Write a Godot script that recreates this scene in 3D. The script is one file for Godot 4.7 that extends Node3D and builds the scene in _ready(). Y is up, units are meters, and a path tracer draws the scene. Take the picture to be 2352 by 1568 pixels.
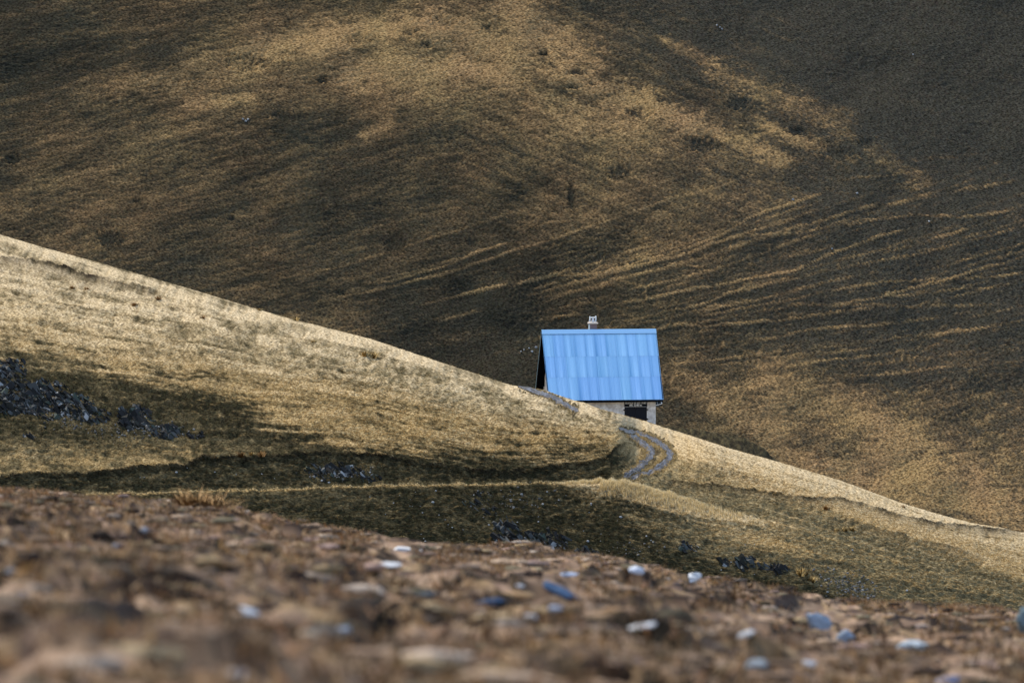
extends Node3D
# A hiker's telephoto view over a stony brow to a small mountain hut on a grassy spur.
# Positions are written in sheet units (SHEET units across the picture) and turned into world points by at(x, y, distance).

const K := 0.00017578125        # radians per render pixel (36 mm / 1024 px / 200 mm)
const SHEET := 2.296875         # sheet units per render pixel
const PITCH := -3.0
var cam_basis := Basis(Vector3.RIGHT, deg_to_rad(PITCH))
var rng := RandomNumberGenerator.new()
var used := {}
var n1 := FastNoiseLite.new()
var n2 := FastNoiseLite.new()
var n3 := FastNoiseLite.new()
var nf := FastNoiseLite.new()
var swell := FastNoiseLite.new()

# spur grid, kept for look-ups
const MC0 := -90
const MCOLS := 1206
const MROWS := 300
const MBACK := 14
var mid_pos := PackedVector3Array()
var mid_nrm := PackedVector3Array()
var mid_gold := PackedFloat32Array()
var mid_pale := PackedFloat32Array()
var mid_olive := PackedFloat32Array()
var mid_y0 := PackedFloat32Array()
var mid_y1 := PackedFloat32Array()
# far hillside grid
const FC0 := -100
const FCOLS := 1226
const FROWS := 430
const FTOP := 14
var far_pos := PackedVector3Array()
var far_nrm := PackedVector3Array()
var far_gold := PackedFloat32Array()
var far_y1 := PackedFloat32Array()
const FAR_YTOP := -45.0

var crest := PackedVector2Array([Vector2(-300,420), Vector2(0,538), Vector2(100,568), Vector2(250,609), Vector2(400,652), Vector2(550,697), Vector2(670,732), Vector2(850,777), Vector2(1000,827), Vector2(1175,884), Vector2(1236,892), Vector2(1259,898), Vector2(1312,917), Vector2(1343,924), Vector2(1372,936), Vector2(1431,952), Vector2(1485,967), Vector2(1505,974), Vector2(1576,996), Vector2(1676,1029), Vector2(1786,1059), Vector2(1926,1101), Vector2(2076,1156), Vector2(2176,1186), Vector2(2250,1206), Vector2(2352,1222), Vector2(2700,1300)])
var turf := PackedVector2Array([Vector2(-300,1120), Vector2(0,1094), Vector2(65,1087), Vector2(200,1087), Vector2(325,1069), Vector2(425,1069), Vector2(460,1047), Vector2(575,1049), Vector2(750,1039), Vector2(850,1041), Vector2(950,1059), Vector2(1040,1069), Vector2(1115,1082), Vector2(1175,1079), Vector2(1321,1065), Vector2(1357,1059), Vector2(1369,1052), Vector2(1401,1045), Vector2(1409,1030), Vector2(1420,1020), Vector2(1441,1012), Vector2(1600,1000)])
var fringe := PackedVector2Array([Vector2(-300,1150), Vector2(0,1138), Vector2(100,1135), Vector2(400,1129), Vector2(870,1115), Vector2(1040,1110), Vector2(1330,1109), Vector2(1430,1106), Vector2(1520,1130), Vector2(1620,1162), Vector2(1800,1200), Vector2(2100,1300), Vector2(2352,1390), Vector2(2700,1500)])
var brow := PackedVector2Array([Vector2(-400,1110), Vector2(0,1145), Vector2(100,1152), Vector2(200,1162), Vector2(330,1174), Vector2(420,1184), Vector2(520,1192), Vector2(600,1207), Vector2(700,1227), Vector2(800,1245), Vector2(900,1258), Vector2(1000,1272), Vector2(1100,1277), Vector2(1200,1282), Vector2(1350,1297), Vector2(1450,1310), Vector2(1540,1334), Vector2(1600,1348), Vector2(1700,1364), Vector2(1850,1392), Vector2(1950,1402), Vector2(2100,1410), Vector2(2200,1412), Vector2(2352,1427), Vector2(2800,1470)])


func _ready() -> void:
	rng.seed = 77
	# ---- camera, sky, sun, exposure -------------------------------------------------
	var cam := Camera3D.new()
	cam.name = "camera"
	cam.fov = rad_to_deg(2.0 * atan(341.0 * K))
	cam.near = 0.5
	cam.far = 6000.0
	cam.rotation_degrees.x = PITCH
	var lens := CameraAttributesPhysical.new()
	lens.frustum_focal_length = 200.0
	lens.frustum_focus_distance = 372.0
	lens.exposure_aperture = 10.0
	lens.frustum_near = 0.5
	lens.frustum_far = 6000.0
	add_child(cam)
	cam.attributes = lens
	cam.fov = rad_to_deg(2.0 * atan(341.0 * K))
	cam.current = true

	var env := Environment.new()
	env.background_mode = Environment.BG_SKY
	var sm := ProceduralSkyMaterial.new()
	sm.sky_top_color = Color(0.62, 0.72, 0.86)
	sm.sky_horizon_color = Color(0.80, 0.86, 0.93)
	sm.sky_curve = 0.2
	sm.ground_bottom_color = Color(0.22, 0.20, 0.16)
	sm.ground_horizon_color = Color(0.30, 0.28, 0.24)
	sm.sun_angle_max = 8.0
	var sky := Sky.new()
	sky.sky_material = sm
	env.sky = sky
	env.tonemap_mode = Environment.TONE_MAPPER_LINEAR
	env.tonemap_exposure = 1.6
	env.sdfgi_enabled = true
	env.ssao_enabled = true
	env.ssil_enabled = true
	var we := WorldEnvironment.new()
	we.name = "daylight"
	we.environment = env
	add_child(we)

	var sun := DirectionalLight3D.new()
	sun.name = "sun"
	sun.light_energy = 1.0
	sun.light_color = Color(1.0, 0.93, 0.82)
	sun.light_angular_distance = 2.5
	sun.shadow_enabled = true
	add_child(sun)
	sun.look_at_from_position(Vector3(-0.45, 0.85, -0.42) * 100.0, Vector3.ZERO)

	for e in [[n1, 11, 0.05, 4], [n2, 23, 0.9, 3], [n3, 37, 0.25, 3], [nf, 51, 3.0, 2], [swell, 63, 0.0035, 2]]:
		var n: FastNoiseLite = e[0]
		n.seed = e[1]
		n.frequency = e[2]
		n.noise_type = FastNoiseLite.TYPE_SIMPLEX_SMOOTH
		n.fractal_octaves = e[3]

	# ---- terrain --------------------------------------------------------------------
	spur_mat = turf_mat(131, 0.045, 1024, Vector3(0.09, 0.32, 0.17), 0.46, 5.0)
	build_far_hillside()
	build_spur()
	build_knoll()
	build_valley()
	build_foreground()
	# ---- the hut --------------------------------------------------------------------
	build_hut()
	# ---- track, rocks, plants -------------------------------------------------------
	build_track()
	build_outcrops()
	build_stones()
	build_vegetation()


# ---------------------------------------------------------------- helpers
func numbered(called: String) -> String:
	var n: int = used.get(called, 0)
	used[called] = n + 1
	return called if n == 0 else "%s_%03d" % [called, n]


func tag(o: Node3D, label: String, category: String, group := "") -> void:
	o.set_meta("label", label)
	o.set_meta("category", category)
	if group:
		o.set_meta("group", group)


func obj(called: String, mesh: Mesh, m: Material, parent: Node3D = null) -> MeshInstance3D:
	var o := MeshInstance3D.new()
	o.mesh = mesh
	if m:
		o.material_override = m
	if parent == null:
		o.name = numbered(called)
		add_child(o)
	else:
		o.name = called
		parent.add_child(o, true)
	return o


func mat(c: Color, rough := 0.9, vc := false, metal := 0.0) -> StandardMaterial3D:
	var m := StandardMaterial3D.new()
	m.albedo_color = c.linear_to_srgb()
	m.roughness = rough
	m.metallic = metal
	m.vertex_color_use_as_albedo = vc
	m.metallic_specular = 0.25
	return m


func at(x: float, y: float, d: float) -> Vector3:
	return cam_basis * (Vector3((x / SHEET - 512.0) * K, (341.0 - y / SHEET) * K, -1.0) * d)


func along(line: PackedVector2Array, x: float) -> float:
	for i in range(1, line.size()):
		if x <= line[i].x:
			var a := line[i - 1]
			var b := line[i]
			return lerpf(a.y, b.y, clampf((x - a.x) / maxf(b.x - a.x, 0.001), 0.0, 1.0))
	return line[line.size() - 1].y


func ss(a: float, b: float, x: float) -> float:
	var t := clampf((x - a) / (b - a), 0.0, 1.0)
	return t * t * (3.0 - 2.0 * t)


func grid_mesh(p: PackedVector3Array, c: PackedColorArray, cols: int, rows: int, normals_out: PackedVector3Array) -> ArrayMesh:
	var nr := normals_out
	nr.resize(p.size())
	for j in rows:
		var ja := maxi(j - 1, 0) * cols
		var jb := mini(j + 1, rows - 1) * cols
		for i in cols:
			var ia := maxi(i - 1, 0)
			var ib := mini(i + 1, cols - 1)
			nr[j * cols + i] = (p[jb + i] - p[ja + i]).cross(p[j * cols + ib] - p[j * cols + ia]).normalized()
	var idx := PackedInt32Array()
	idx.resize((cols - 1) * (rows - 1) * 6)
	var q := 0
	for j in rows - 1:
		for i in cols - 1:
			var a := j * cols + i
			idx[q] = a
			idx[q + 1] = a + 1
			idx[q + 2] = a + cols + 1
			idx[q + 3] = a
			idx[q + 4] = a + cols + 1
			idx[q + 5] = a + cols
			q += 6
	var arr := []
	arr.resize(Mesh.ARRAY_MAX)
	arr[Mesh.ARRAY_VERTEX] = p
	arr[Mesh.ARRAY_NORMAL] = nr
	arr[Mesh.ARRAY_COLOR] = c
	arr[Mesh.ARRAY_INDEX] = idx
	var m := ArrayMesh.new()
	m.add_surface_from_arrays(Mesh.PRIMITIVE_TRIANGLES, arr)
	return m


# ground cover: vertex colours give the patches, a fine streaky grain gives blades and the gaps between them
func turf_mat(seed_: int, freq: float, size: int, scale: Vector3, low: float, bump: float) -> StandardMaterial3D:
	var m := mat(Color(1.32, 1.32, 1.32), 1.0, true)
	m.albedo_color = Color(1.13, 1.13, 1.13)
	m.metallic_specular = 0.1
	for k in 2:
		var n := FastNoiseLite.new()
		n.seed = seed_ + k * 7
		n.noise_type = FastNoiseLite.TYPE_SIMPLEX_SMOOTH
		n.frequency = freq
		n.fractal_octaves = 3
		n.fractal_gain = 0.6
		var t := NoiseTexture2D.new()
		t.width = size
		t.height = size
		t.seamless = true
		t.noise = n
		if k == 0:
			var ramp := Gradient.new()
			ramp.offsets = PackedFloat32Array([0.22, 0.42, 0.60, 0.80])
			ramp.colors = PackedColorArray([Color(low, low * 0.97, low * 0.93), Color(0.74, 0.72, 0.70), Color(0.93, 0.92, 0.90), Color(1, 1, 1)])
			t.color_ramp = ramp
			m.albedo_texture = t
		else:
			t.as_normal_map = true
			t.bump_strength = bump
			m.normal_enabled = true
			m.normal_texture = t
			m.normal_scale = 1.0
	m.uv1_triplanar = true
	m.uv1_world_triplanar = true
	m.uv1_scale = scale
	m.uv1_triplanar_sharpness = 4.0
	return m


# ---------------------------------------------------------------- far hillside
const GOLD_MAP := [
	"2344556322111",
	"2346786532111",
	"3454345665211",
	"4543334556322",
	"4433332543222",
	"4443431232222",
	"4444421245655",
	"4444433346777",
	"4444433346777",
	"4444433346666"]


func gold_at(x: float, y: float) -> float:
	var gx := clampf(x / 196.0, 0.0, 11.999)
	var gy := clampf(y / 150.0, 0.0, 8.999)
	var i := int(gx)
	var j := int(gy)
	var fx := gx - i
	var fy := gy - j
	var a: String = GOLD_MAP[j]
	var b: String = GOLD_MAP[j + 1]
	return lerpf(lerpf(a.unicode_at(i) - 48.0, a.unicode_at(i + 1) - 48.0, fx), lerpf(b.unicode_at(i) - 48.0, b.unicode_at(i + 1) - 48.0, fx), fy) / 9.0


# many more faint treads, each following the lie of the slope
func faint_treads() -> Array:
	var r := RandomNumberGenerator.new()
	r.seed = 815
	var out := []
	for k in 70:
		var x := r.randf_range(1120.0, 2300.0)
		var y := r.randf_range(520.0, 860.0) + maxf(0.0, x - 1500.0) * 0.04
		if k > 60:
			x = r.randf_range(700.0, 1250.0)
			y = r.randf_range(620.0, 800.0)
		var pts := []
		var n := r.randi_range(7, 24)
		for q in n:
			pts.append([x * 2.0, y * 2.0])
			x += 34.0
			y -= 34.0 * (0.10 + 0.22 * ss(900.0, 520.0, y) + 0.10 * n1.get_noise_2d(x * 0.1, y * 0.2)) + r.randf_range(-1.5, 1.5)
		out.append([0, pts, r.randf_range(0.22, 0.60)])
	return out


func far_lines() -> Array:
	# terracettes and trodden sheep paths: [offset x, points in half sheet units, strength]
	return [
		[1176, [[0,1310],[200,1265],[350,1268],[480,1240],[600,1195],[700,1175],[850,1130],[960,1085],[1080,1005],[1200,960],[1300,930],[1420,890],[1480,840]], 1.0],
		[1176, [[380,1285],[480,1252],[600,1215],[700,1185]], 0.7],
		[1176, [[850,1132],[1000,1095],[1150,1080],[1300,1072],[1450,1050],[1600,1015],[1750,1000],[1850,990],[2050,1000],[2200,985],[2360,958]], 0.8],
		[1176, [[500,1390],[600,1375],[800,1330],[950,1310],[1100,1280],[1300,1240],[1450,1170],[1600,1120],[1700,1085],[1850,1040]], 0.9],
		[1176, [[600,1450],[800,1415],[900,1390],[1000,1345],[1150,1310],[1300,1280],[1450,1245],[1650,1205],[1800,1180],[1950,1150],[2100,1105],[2250,1070],[2360,1030]], 0.9],
		[1176, [[850,1450],[1050,1420],[1250,1385],[1450,1340],[1700,1300],[1950,1290],[2150,1275],[2360,1262]], 0.8],
		[1176, [[660,1500],[760,1490],[900,1498],[1150,1475],[1300,1465],[1500,1435],[1700,1405]], 0.8],
		[1176, [[1200,1402],[1400,1400],[1650,1400],[1850,1410],[2050,1405],[2300,1390]], 0.7],
		[1176, [[1200,1550],[1350,1520],[1600,1500],[1850,1475],[2000,1460]], 0.9],
		[1176, [[1650,1345],[1800,1360],[2000,1330],[2250,1330]], 0.6],
		[1176, [[1480,830],[1650,810],[1800,795],[1950,790]], 0.5],
		[1176, [[1700,880],[1850,855],[1950,830]], 0.5],
		[1176, [[2050,870],[2200,855],[2360,820]], 0.7],
		[1176, [[1400,1040],[1600,960],[1800,930],[2000,890],[2220,850]], 0.6],
		[1176, [[1850,740],[2050,720],[2200,690],[2360,670]], 0.5],
		[1176, [[0,1080],[100,1040],[200,1020],[300,1005]], 0.4],
		[0, [[1700,1310],[1900,1265],[2050,1225],[2150,1180],[2250,1140],[2360,1105]], 0.9],
		[0, [[1880,1420],[2000,1385],[2150,1345],[2355,1308]], 1.0],
		[0, [[2000,1475],[2150,1440],[2250,1425]], 0.7],
		[1176, [[0,1500],[100,1475],[250,1450],[360,1440]], 0.6],
		[1176, [[20,1420],[160,1385],[260,1350],[420,1330]], 0.5],
		[1176, [[350,1280],[430,1275],[560,1300],[660,1330]], 0.4],
		[1176, [[480,1190],[620,1165],[700,1120]], 0.4],
		[1176, [[1200,1190],[1350,1165],[1480,1130]], 0.5],
		[1176, [[650,1250],[800,1215],[920,1235]], 0.5],
		[1176, [[540,1640],[700,1600],[900,1590],[1100,1560],[1300,1560]], 0.4],
		[1176, [[700,90],[900,95],[1100,100],[1250,180],[1450,190]], 0.25],
	]


func build_far_hillside() -> void:
	var rows := FROWS + FTOP
	var total := FCOLS * rows
	var gold_add := PackedFloat32Array()
	var rel := PackedFloat32Array()
	gold_add.resize(FCOLS * FROWS)
	rel.resize(FCOLS * FROWS)
	far_y1.resize(FCOLS)
	for i in FCOLS:
		var px := float(FC0 + i)
		far_y1[i] = along(crest, px * SHEET) / SHEET + 80.0
	# stamp lines
	for e in far_lines() + faint_treads():
		var off: float = e[0]
		var pts := PackedVector2Array()
		for p in e[1]:
			pts.append(Vector2((off + p[0] * 0.5) / SHEET, p[1] * 0.5 / SHEET))
		var s: float = e[2]
		var x0 := int(ceil(pts[0].x))
		var x1 := int(floor(pts[pts.size() - 1].x))
		for x in range(x0, x1):
			var i := x - FC0
			if i < 0 or i >= FCOLS:
				continue
			var fade := minf(1.0, minf(x - x0, x1 - x) / 14.0)
			var y := along(pts, x) + n3.get_noise_2d(x * 0.06, off + pts[0].y) * 1.5
			var ends: float = s * fade * (0.85 + 0.5 * n1.get_noise_2d(x * 0.22, y * 1.0))
			var dy := (far_y1[i] - FAR_YTOP) / (FROWS - 1)
			for j in range(maxi(0, int((y - 9.0 - FAR_YTOP) / dy)), mini(FROWS, int((y + 7.0 - FAR_YTOP) / dy))):
				var d := FAR_YTOP + j * dy - y      # positive below the line
				var g := 0.0
				g = exp(-d * d * 1.0)
				if d > 1.2:
					g -= 0.45 * exp(-(d - 1.2) * 0.40)
				gold_add[j * FCOLS + i] += g * ends * 0.52
				rel[j * FCOLS + i] += ends * 0.15 * (exp(d * 0.22) if d < 0.0 else exp(-d * 1.4))
	# eroded hollows [sheet x, y, half width, half height]
	for h in [[820,85,36,13],[940,73,18,10],[1012,48,26,15],[560,140,48,20],[255,545,34,20],[910,558,24,20],[28,365,18,12],[315,458,10,6],[782,670,10,6],[1696,236,30,16],[1611,330,44,18],[1421,390,34,16],[1316,198,17,6],[1326,165,17,6],[1926,350,40,16],[1313,450,9,30],[1120,60,14,7],[740,183,12,8],[1085,555,14,8],[1360,190,10,5],[980,100,14,8],[1250,118,10,5],[1830,300,20,9],[1990,325,22,8],[1470,255,30,12],[660,265,40,10],[530,500,9,5],[1252,120,14,6]]:
		var cx: float = h[0] / SHEET
		var cy: float = h[1] / SHEET
		var rx: float = h[2] / SHEET
		var ry: float = h[3] / SHEET
		for x in range(int(cx - rx * 1.6), int(cx + rx * 1.6) + 1):
			var i := x - FC0
			if i < 0 or i >= FCOLS:
				continue
			var dy := (far_y1[i] - FAR_YTOP) / (FROWS - 1)
			for j in range(maxi(0, int((cy - ry * 1.6 - FAR_YTOP) / dy)), mini(FROWS, int((cy + ry * 1.6 - FAR_YTOP) / dy))):
				var y := FAR_YTOP + j * dy
				var d := Vector2((x - cx) / rx, (y - cy) / ry).length() + 0.9 * n2.get_noise_2d(x * 0.16, y * 0.55)
				var w := 1.0 - ss(0.4, 1.25, d)
				gold_add[j * FCOLS + i] -= w * 0.30
				rel[j * FCOLS + i] -= w * 0.3
	# longer streaks of bleached grass, and swathes of darker heath [x, y, x, y, half width, gain]
	for e in [[1451,225,1800,365,24,0.33], [1650,165,1940,285,26,0.28], [1750,285,1950,365,18,0.28], [2001,345,2126,425,22,0.28], [1530,95,1640,150,14,0.25], [1180,10,1330,130,45,0.25], [1290,170,1480,240,28,0.25],
			[550,125,1000,45,26,0.32], [275,195,575,150,26,0.20], [800,170,1180,165,30,0.22], [840,310,890,282,16,0.28], [1000,60,1180,110,40,0.22], [440,240,580,225,16,0.22], [1230,275,1560,300,40,0.14],
			[550,270,850,310,34,-0.14], [1000,330,1180,350,40,-0.16], [740,430,880,460,36,-0.10], [1626,330,1900,470,50,-0.16], [900,720,1200,700,50,-0.22], [1180,610,1420,560,30,-0.22], [960,790,1180,850,40,-0.18], [60,120,420,90,60,-0.10],
			[1560,870,1800,980,34,0.18], [1760,860,2100,1010,44,0.20], [2000,1040,2300,1160,50,0.22], [1640,960,1800,1020,26,0.12], [1850,1060,2100,1130,24,0.16], [1800,1000,2010,1060,20,-0.16], [1560,930,1680,990,20,-0.2], [1900,850,2352,890,30,-0.12]]:
		var ea := Vector2(e[0], e[1])
		var eb := Vector2(e[2], e[3])
		var hw: float = e[4]
		for x in range(int((ea.x - hw * 2.2) / SHEET), int((eb.x + hw * 2.2) / SHEET)):
			var i := x - FC0
			if i < 0 or i >= FCOLS:
				continue
			var dy := (far_y1[i] - FAR_YTOP) / (FROWS - 1)
			var ya := minf(ea.y, eb.y) - hw * 2.2
			var yc := maxf(ea.y, eb.y) + hw * 2.2
			for j in range(maxi(0, int((ya / SHEET - FAR_YTOP) / dy)), mini(FROWS, int((yc / SHEET - FAR_YTOP) / dy))):
				var q := Vector2(x * SHEET, (FAR_YTOP + j * dy) * SHEET)
				var d := q.distance_to(Geometry2D.get_closest_point_to_segment(q, ea, eb)) / hw
				if d > 2.0:
					continue
				d += 1.0 * n3.get_noise_2d(q.x * 0.07, q.y * 0.20) + 1.1 * n3.get_noise_2d(q.x * 0.25 + 50.0, q.y * 0.7)
				gold_add[j * FCOLS + i] += e[5] * (0.85 if e[5] > 0.0 else 0.55) * (1.0 - ss(0.2, 1.6, d))
	far_pos.resize(total)
	far_gold.resize(total)
	var col := PackedColorArray()
	col.resize(total)
	for j in rows:
		for i in FCOLS:
			var px := float(FC0 + i)
			var o := j * FCOLS + i
			var g := 0.4
			var r := 0.0
			var py: float
			if j < FTOP:
				py = FAR_YTOP - pow(FTOP - j, 1.9) * 3.2
			else:
				py = FAR_YTOP + (far_y1[i] - FAR_YTOP) * (j - FTOP) / (FROWS - 1)
			var sx := px * SHEET
			var sy := py * SHEET
			var d := 560.0 + (550.0 - py) * 0.145
			# broad swell of the slope: it turns away to the right of a soft rib, and dips in a shallow combe above the hut
			var t := ((sx - 1050.0) * 0.451 - (sy - 0.0) * 0.893)
			d += 0.022 * maxf(0.0, t) * ss(0.0, 300.0, t)
			d += 3.5 * exp(-pow((sx - 1150.0) / 330.0, 2.0) - pow((sy - 800.0) / 200.0, 2.0))
			d += swell.get_noise_2d(sx, sy * 1.4) * 1.4
			var warp := n1.get_noise_2d(sx * 0.12 + 400.0, sy * 0.12)
			if j >= FTOP:
				var jj := (j - FTOP) * FCOLS + i
				g = gold_at(sx + warp * 50.0, sy + warp * 40.0)
				var band := n3.get_noise_2d(sx * 0.045 + warp * 2.0, (sy + sx * 0.10) * 0.16)
				var fine := nf.get_noise_2d(sx * 0.030, sy * 0.14)
				# little treads left by grazing animals, in the lower right
				var zone := ss(1000.0, 1350.0, sx) * ss(350.0, 620.0, sy) * (1.0 - 0.55 * ss(820.0, 1000.0, sy))
				var ph: float = (sy + sx * 0.20 + warp * 55.0 + n3.get_noise_2d(sx * 0.03, sy * 0.05) * 20.0) / 17.0
				var saw: float = ph - floorf(ph)
				var tread: float = (exp(-pow((saw - 0.5) * 7.0, 2.0)) - 0.25) * zone * (0.5 + 0.8 * n3.get_noise_2d(sx * 0.06 + 70.0, floorf(ph) * 3.0))
				var streak := n3.get_noise_2d(sx * 0.10, (sy + sx * 0.06) * 0.50)
				g = g * 1.02 - 0.115 + gold_add[jj] * 0.85
				# the growth runs in long strands along the lie of the slope
				var v_up := sy + 0.26 * minf(sx, 1050.0) - 0.42 * maxf(0.0, sx - 1050.0)
				var v_low := sy + 0.20 * sx
				var strand := lerpf(n1.get_noise_2d(sx * 0.07, v_up * 0.50), n1.get_noise_2d(sx * 0.07 + 30.0, v_low * 0.50), ss(420.0, 640.0, sy) * ss(700.0, 1000.0, sx))
				var strand2 := lerpf(n3.get_noise_2d(sx * 0.035, v_up * 0.30), n3.get_noise_2d(sx * 0.035 + 30.0, v_low * 0.30), ss(420.0, 640.0, sy) * ss(700.0, 1000.0, sx))
				g += 0.26 * strand + 0.20 * strand2
				var lively := clampf(0.30 + 1.0 * g, 0.30, 1.0)
				g += (band * 0.16 + streak * 0.34 + fine * 0.34 + rng.randf_range(-0.07, 0.07)) * lively + tread * 0.46 + gold_add[jj]
				r = rel[jj] + streak * 0.14 + tread * 0.22 + fine * 0.05 + n2.get_noise_2d(sx * 0.06, sy * 0.30) * 0.07
			g = clampf(g, 0.0, 1.0)
			var p := at(sx, sy, d)
			p.y += r
			far_pos[o] = p
			far_gold[o] = g
			var v := 1.0 + 0.35 * (rng.randf() - 0.5)
			var hue := n1.get_noise_2d(sx * 0.1 + 90.0, sy * 0.1)
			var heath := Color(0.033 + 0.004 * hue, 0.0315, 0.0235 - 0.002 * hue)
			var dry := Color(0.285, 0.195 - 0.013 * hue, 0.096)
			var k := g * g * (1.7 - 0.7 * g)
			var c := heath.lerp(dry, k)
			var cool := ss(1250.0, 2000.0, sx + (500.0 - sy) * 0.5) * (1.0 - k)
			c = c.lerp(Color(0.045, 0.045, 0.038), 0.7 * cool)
			v *= 1.0 + 0.40 * n3.get_noise_2d(sx * 0.08, (sy - sx * 0.05) * 0.6) * (1.0 - k)
			col[o] = Color(c.r * v, c.g * v, c.b * v)
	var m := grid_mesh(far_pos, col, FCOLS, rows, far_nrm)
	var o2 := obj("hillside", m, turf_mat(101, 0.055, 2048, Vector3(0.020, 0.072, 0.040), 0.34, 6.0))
	o2.set_meta("kind", "structure")
	o2.set_meta("label", "dark far mountainside with patches of dry golden grass and trodden terraces")


# ---------------------------------------------------------------- the spur in the middle
func mid_row(i: int, sy: float) -> float:
	return (sy / SHEET - mid_y0[i]) / (mid_y1[i] - mid_y0[i]) * (MROWS - 1)


func spur_point(x: float, y: float) -> Vector3:
	var fx := clampf(x / SHEET - MC0, 0.0, MCOLS - 1.001)
	var i := int(fx)
	var out := Vector3.ZERO
	for e in 2:
		var fy := clampf(mid_row(i + e, y), 0.0, MROWS - 1.001)
		var j := int(fy)
		var o := (j + MBACK) * MCOLS + i + e
		out += mid_pos[o].lerp(mid_pos[o + MCOLS], fy - j) * (fx - i if e == 1 else 1.0 - fx + i)
	return out


func spur_normal(x: float, y: float) -> Vector3:
	var i := clampi(int(round(x / SHEET)) - MC0, 0, MCOLS - 1)
	var j := clampi(int(round(mid_row(i, y))), 0, MROWS - 1)
	return mid_nrm[(j + MBACK) * MCOLS + i]


func spur_lines() -> Array:
	# banks and gullies on the spur: [points, relief, lip brightness, dark earth and painted shade below, half reach]
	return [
		[[[-20,586],[60,594],[120,604],[200,630],[262,642]], 0.14, 0.2, 1.0, 15],  # shadow in the upper left gully, painted dark
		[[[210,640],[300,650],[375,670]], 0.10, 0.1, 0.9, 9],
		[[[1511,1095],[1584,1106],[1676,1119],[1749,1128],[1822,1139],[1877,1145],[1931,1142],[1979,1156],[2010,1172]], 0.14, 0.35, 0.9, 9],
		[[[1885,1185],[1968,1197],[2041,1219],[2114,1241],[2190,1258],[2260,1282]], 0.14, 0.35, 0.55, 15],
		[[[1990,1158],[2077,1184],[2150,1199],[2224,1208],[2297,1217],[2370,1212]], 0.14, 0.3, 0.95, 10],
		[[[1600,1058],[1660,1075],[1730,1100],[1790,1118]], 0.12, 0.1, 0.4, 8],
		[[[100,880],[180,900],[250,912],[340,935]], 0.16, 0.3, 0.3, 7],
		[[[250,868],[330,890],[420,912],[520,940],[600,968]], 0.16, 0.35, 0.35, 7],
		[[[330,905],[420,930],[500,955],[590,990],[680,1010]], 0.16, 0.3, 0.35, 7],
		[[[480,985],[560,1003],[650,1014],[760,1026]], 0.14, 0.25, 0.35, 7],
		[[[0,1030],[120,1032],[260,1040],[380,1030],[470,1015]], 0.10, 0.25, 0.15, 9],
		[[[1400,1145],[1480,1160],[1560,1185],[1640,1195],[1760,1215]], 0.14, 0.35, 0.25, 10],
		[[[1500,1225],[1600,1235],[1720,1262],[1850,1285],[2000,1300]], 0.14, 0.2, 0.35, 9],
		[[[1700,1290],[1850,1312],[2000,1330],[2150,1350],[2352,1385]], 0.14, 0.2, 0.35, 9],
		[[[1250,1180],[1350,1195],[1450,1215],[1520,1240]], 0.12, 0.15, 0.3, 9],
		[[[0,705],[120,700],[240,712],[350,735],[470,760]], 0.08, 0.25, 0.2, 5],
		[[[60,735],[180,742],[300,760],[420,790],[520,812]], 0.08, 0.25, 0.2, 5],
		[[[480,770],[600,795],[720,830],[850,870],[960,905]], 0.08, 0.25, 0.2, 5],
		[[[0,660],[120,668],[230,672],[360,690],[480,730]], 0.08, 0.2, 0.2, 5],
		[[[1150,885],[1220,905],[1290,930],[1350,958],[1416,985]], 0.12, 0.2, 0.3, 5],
		[[[1560,1000],[1680,1042],[1800,1085],[1960,1130]], 0.06, 0.3, 0.25, 4],
	]


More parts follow.
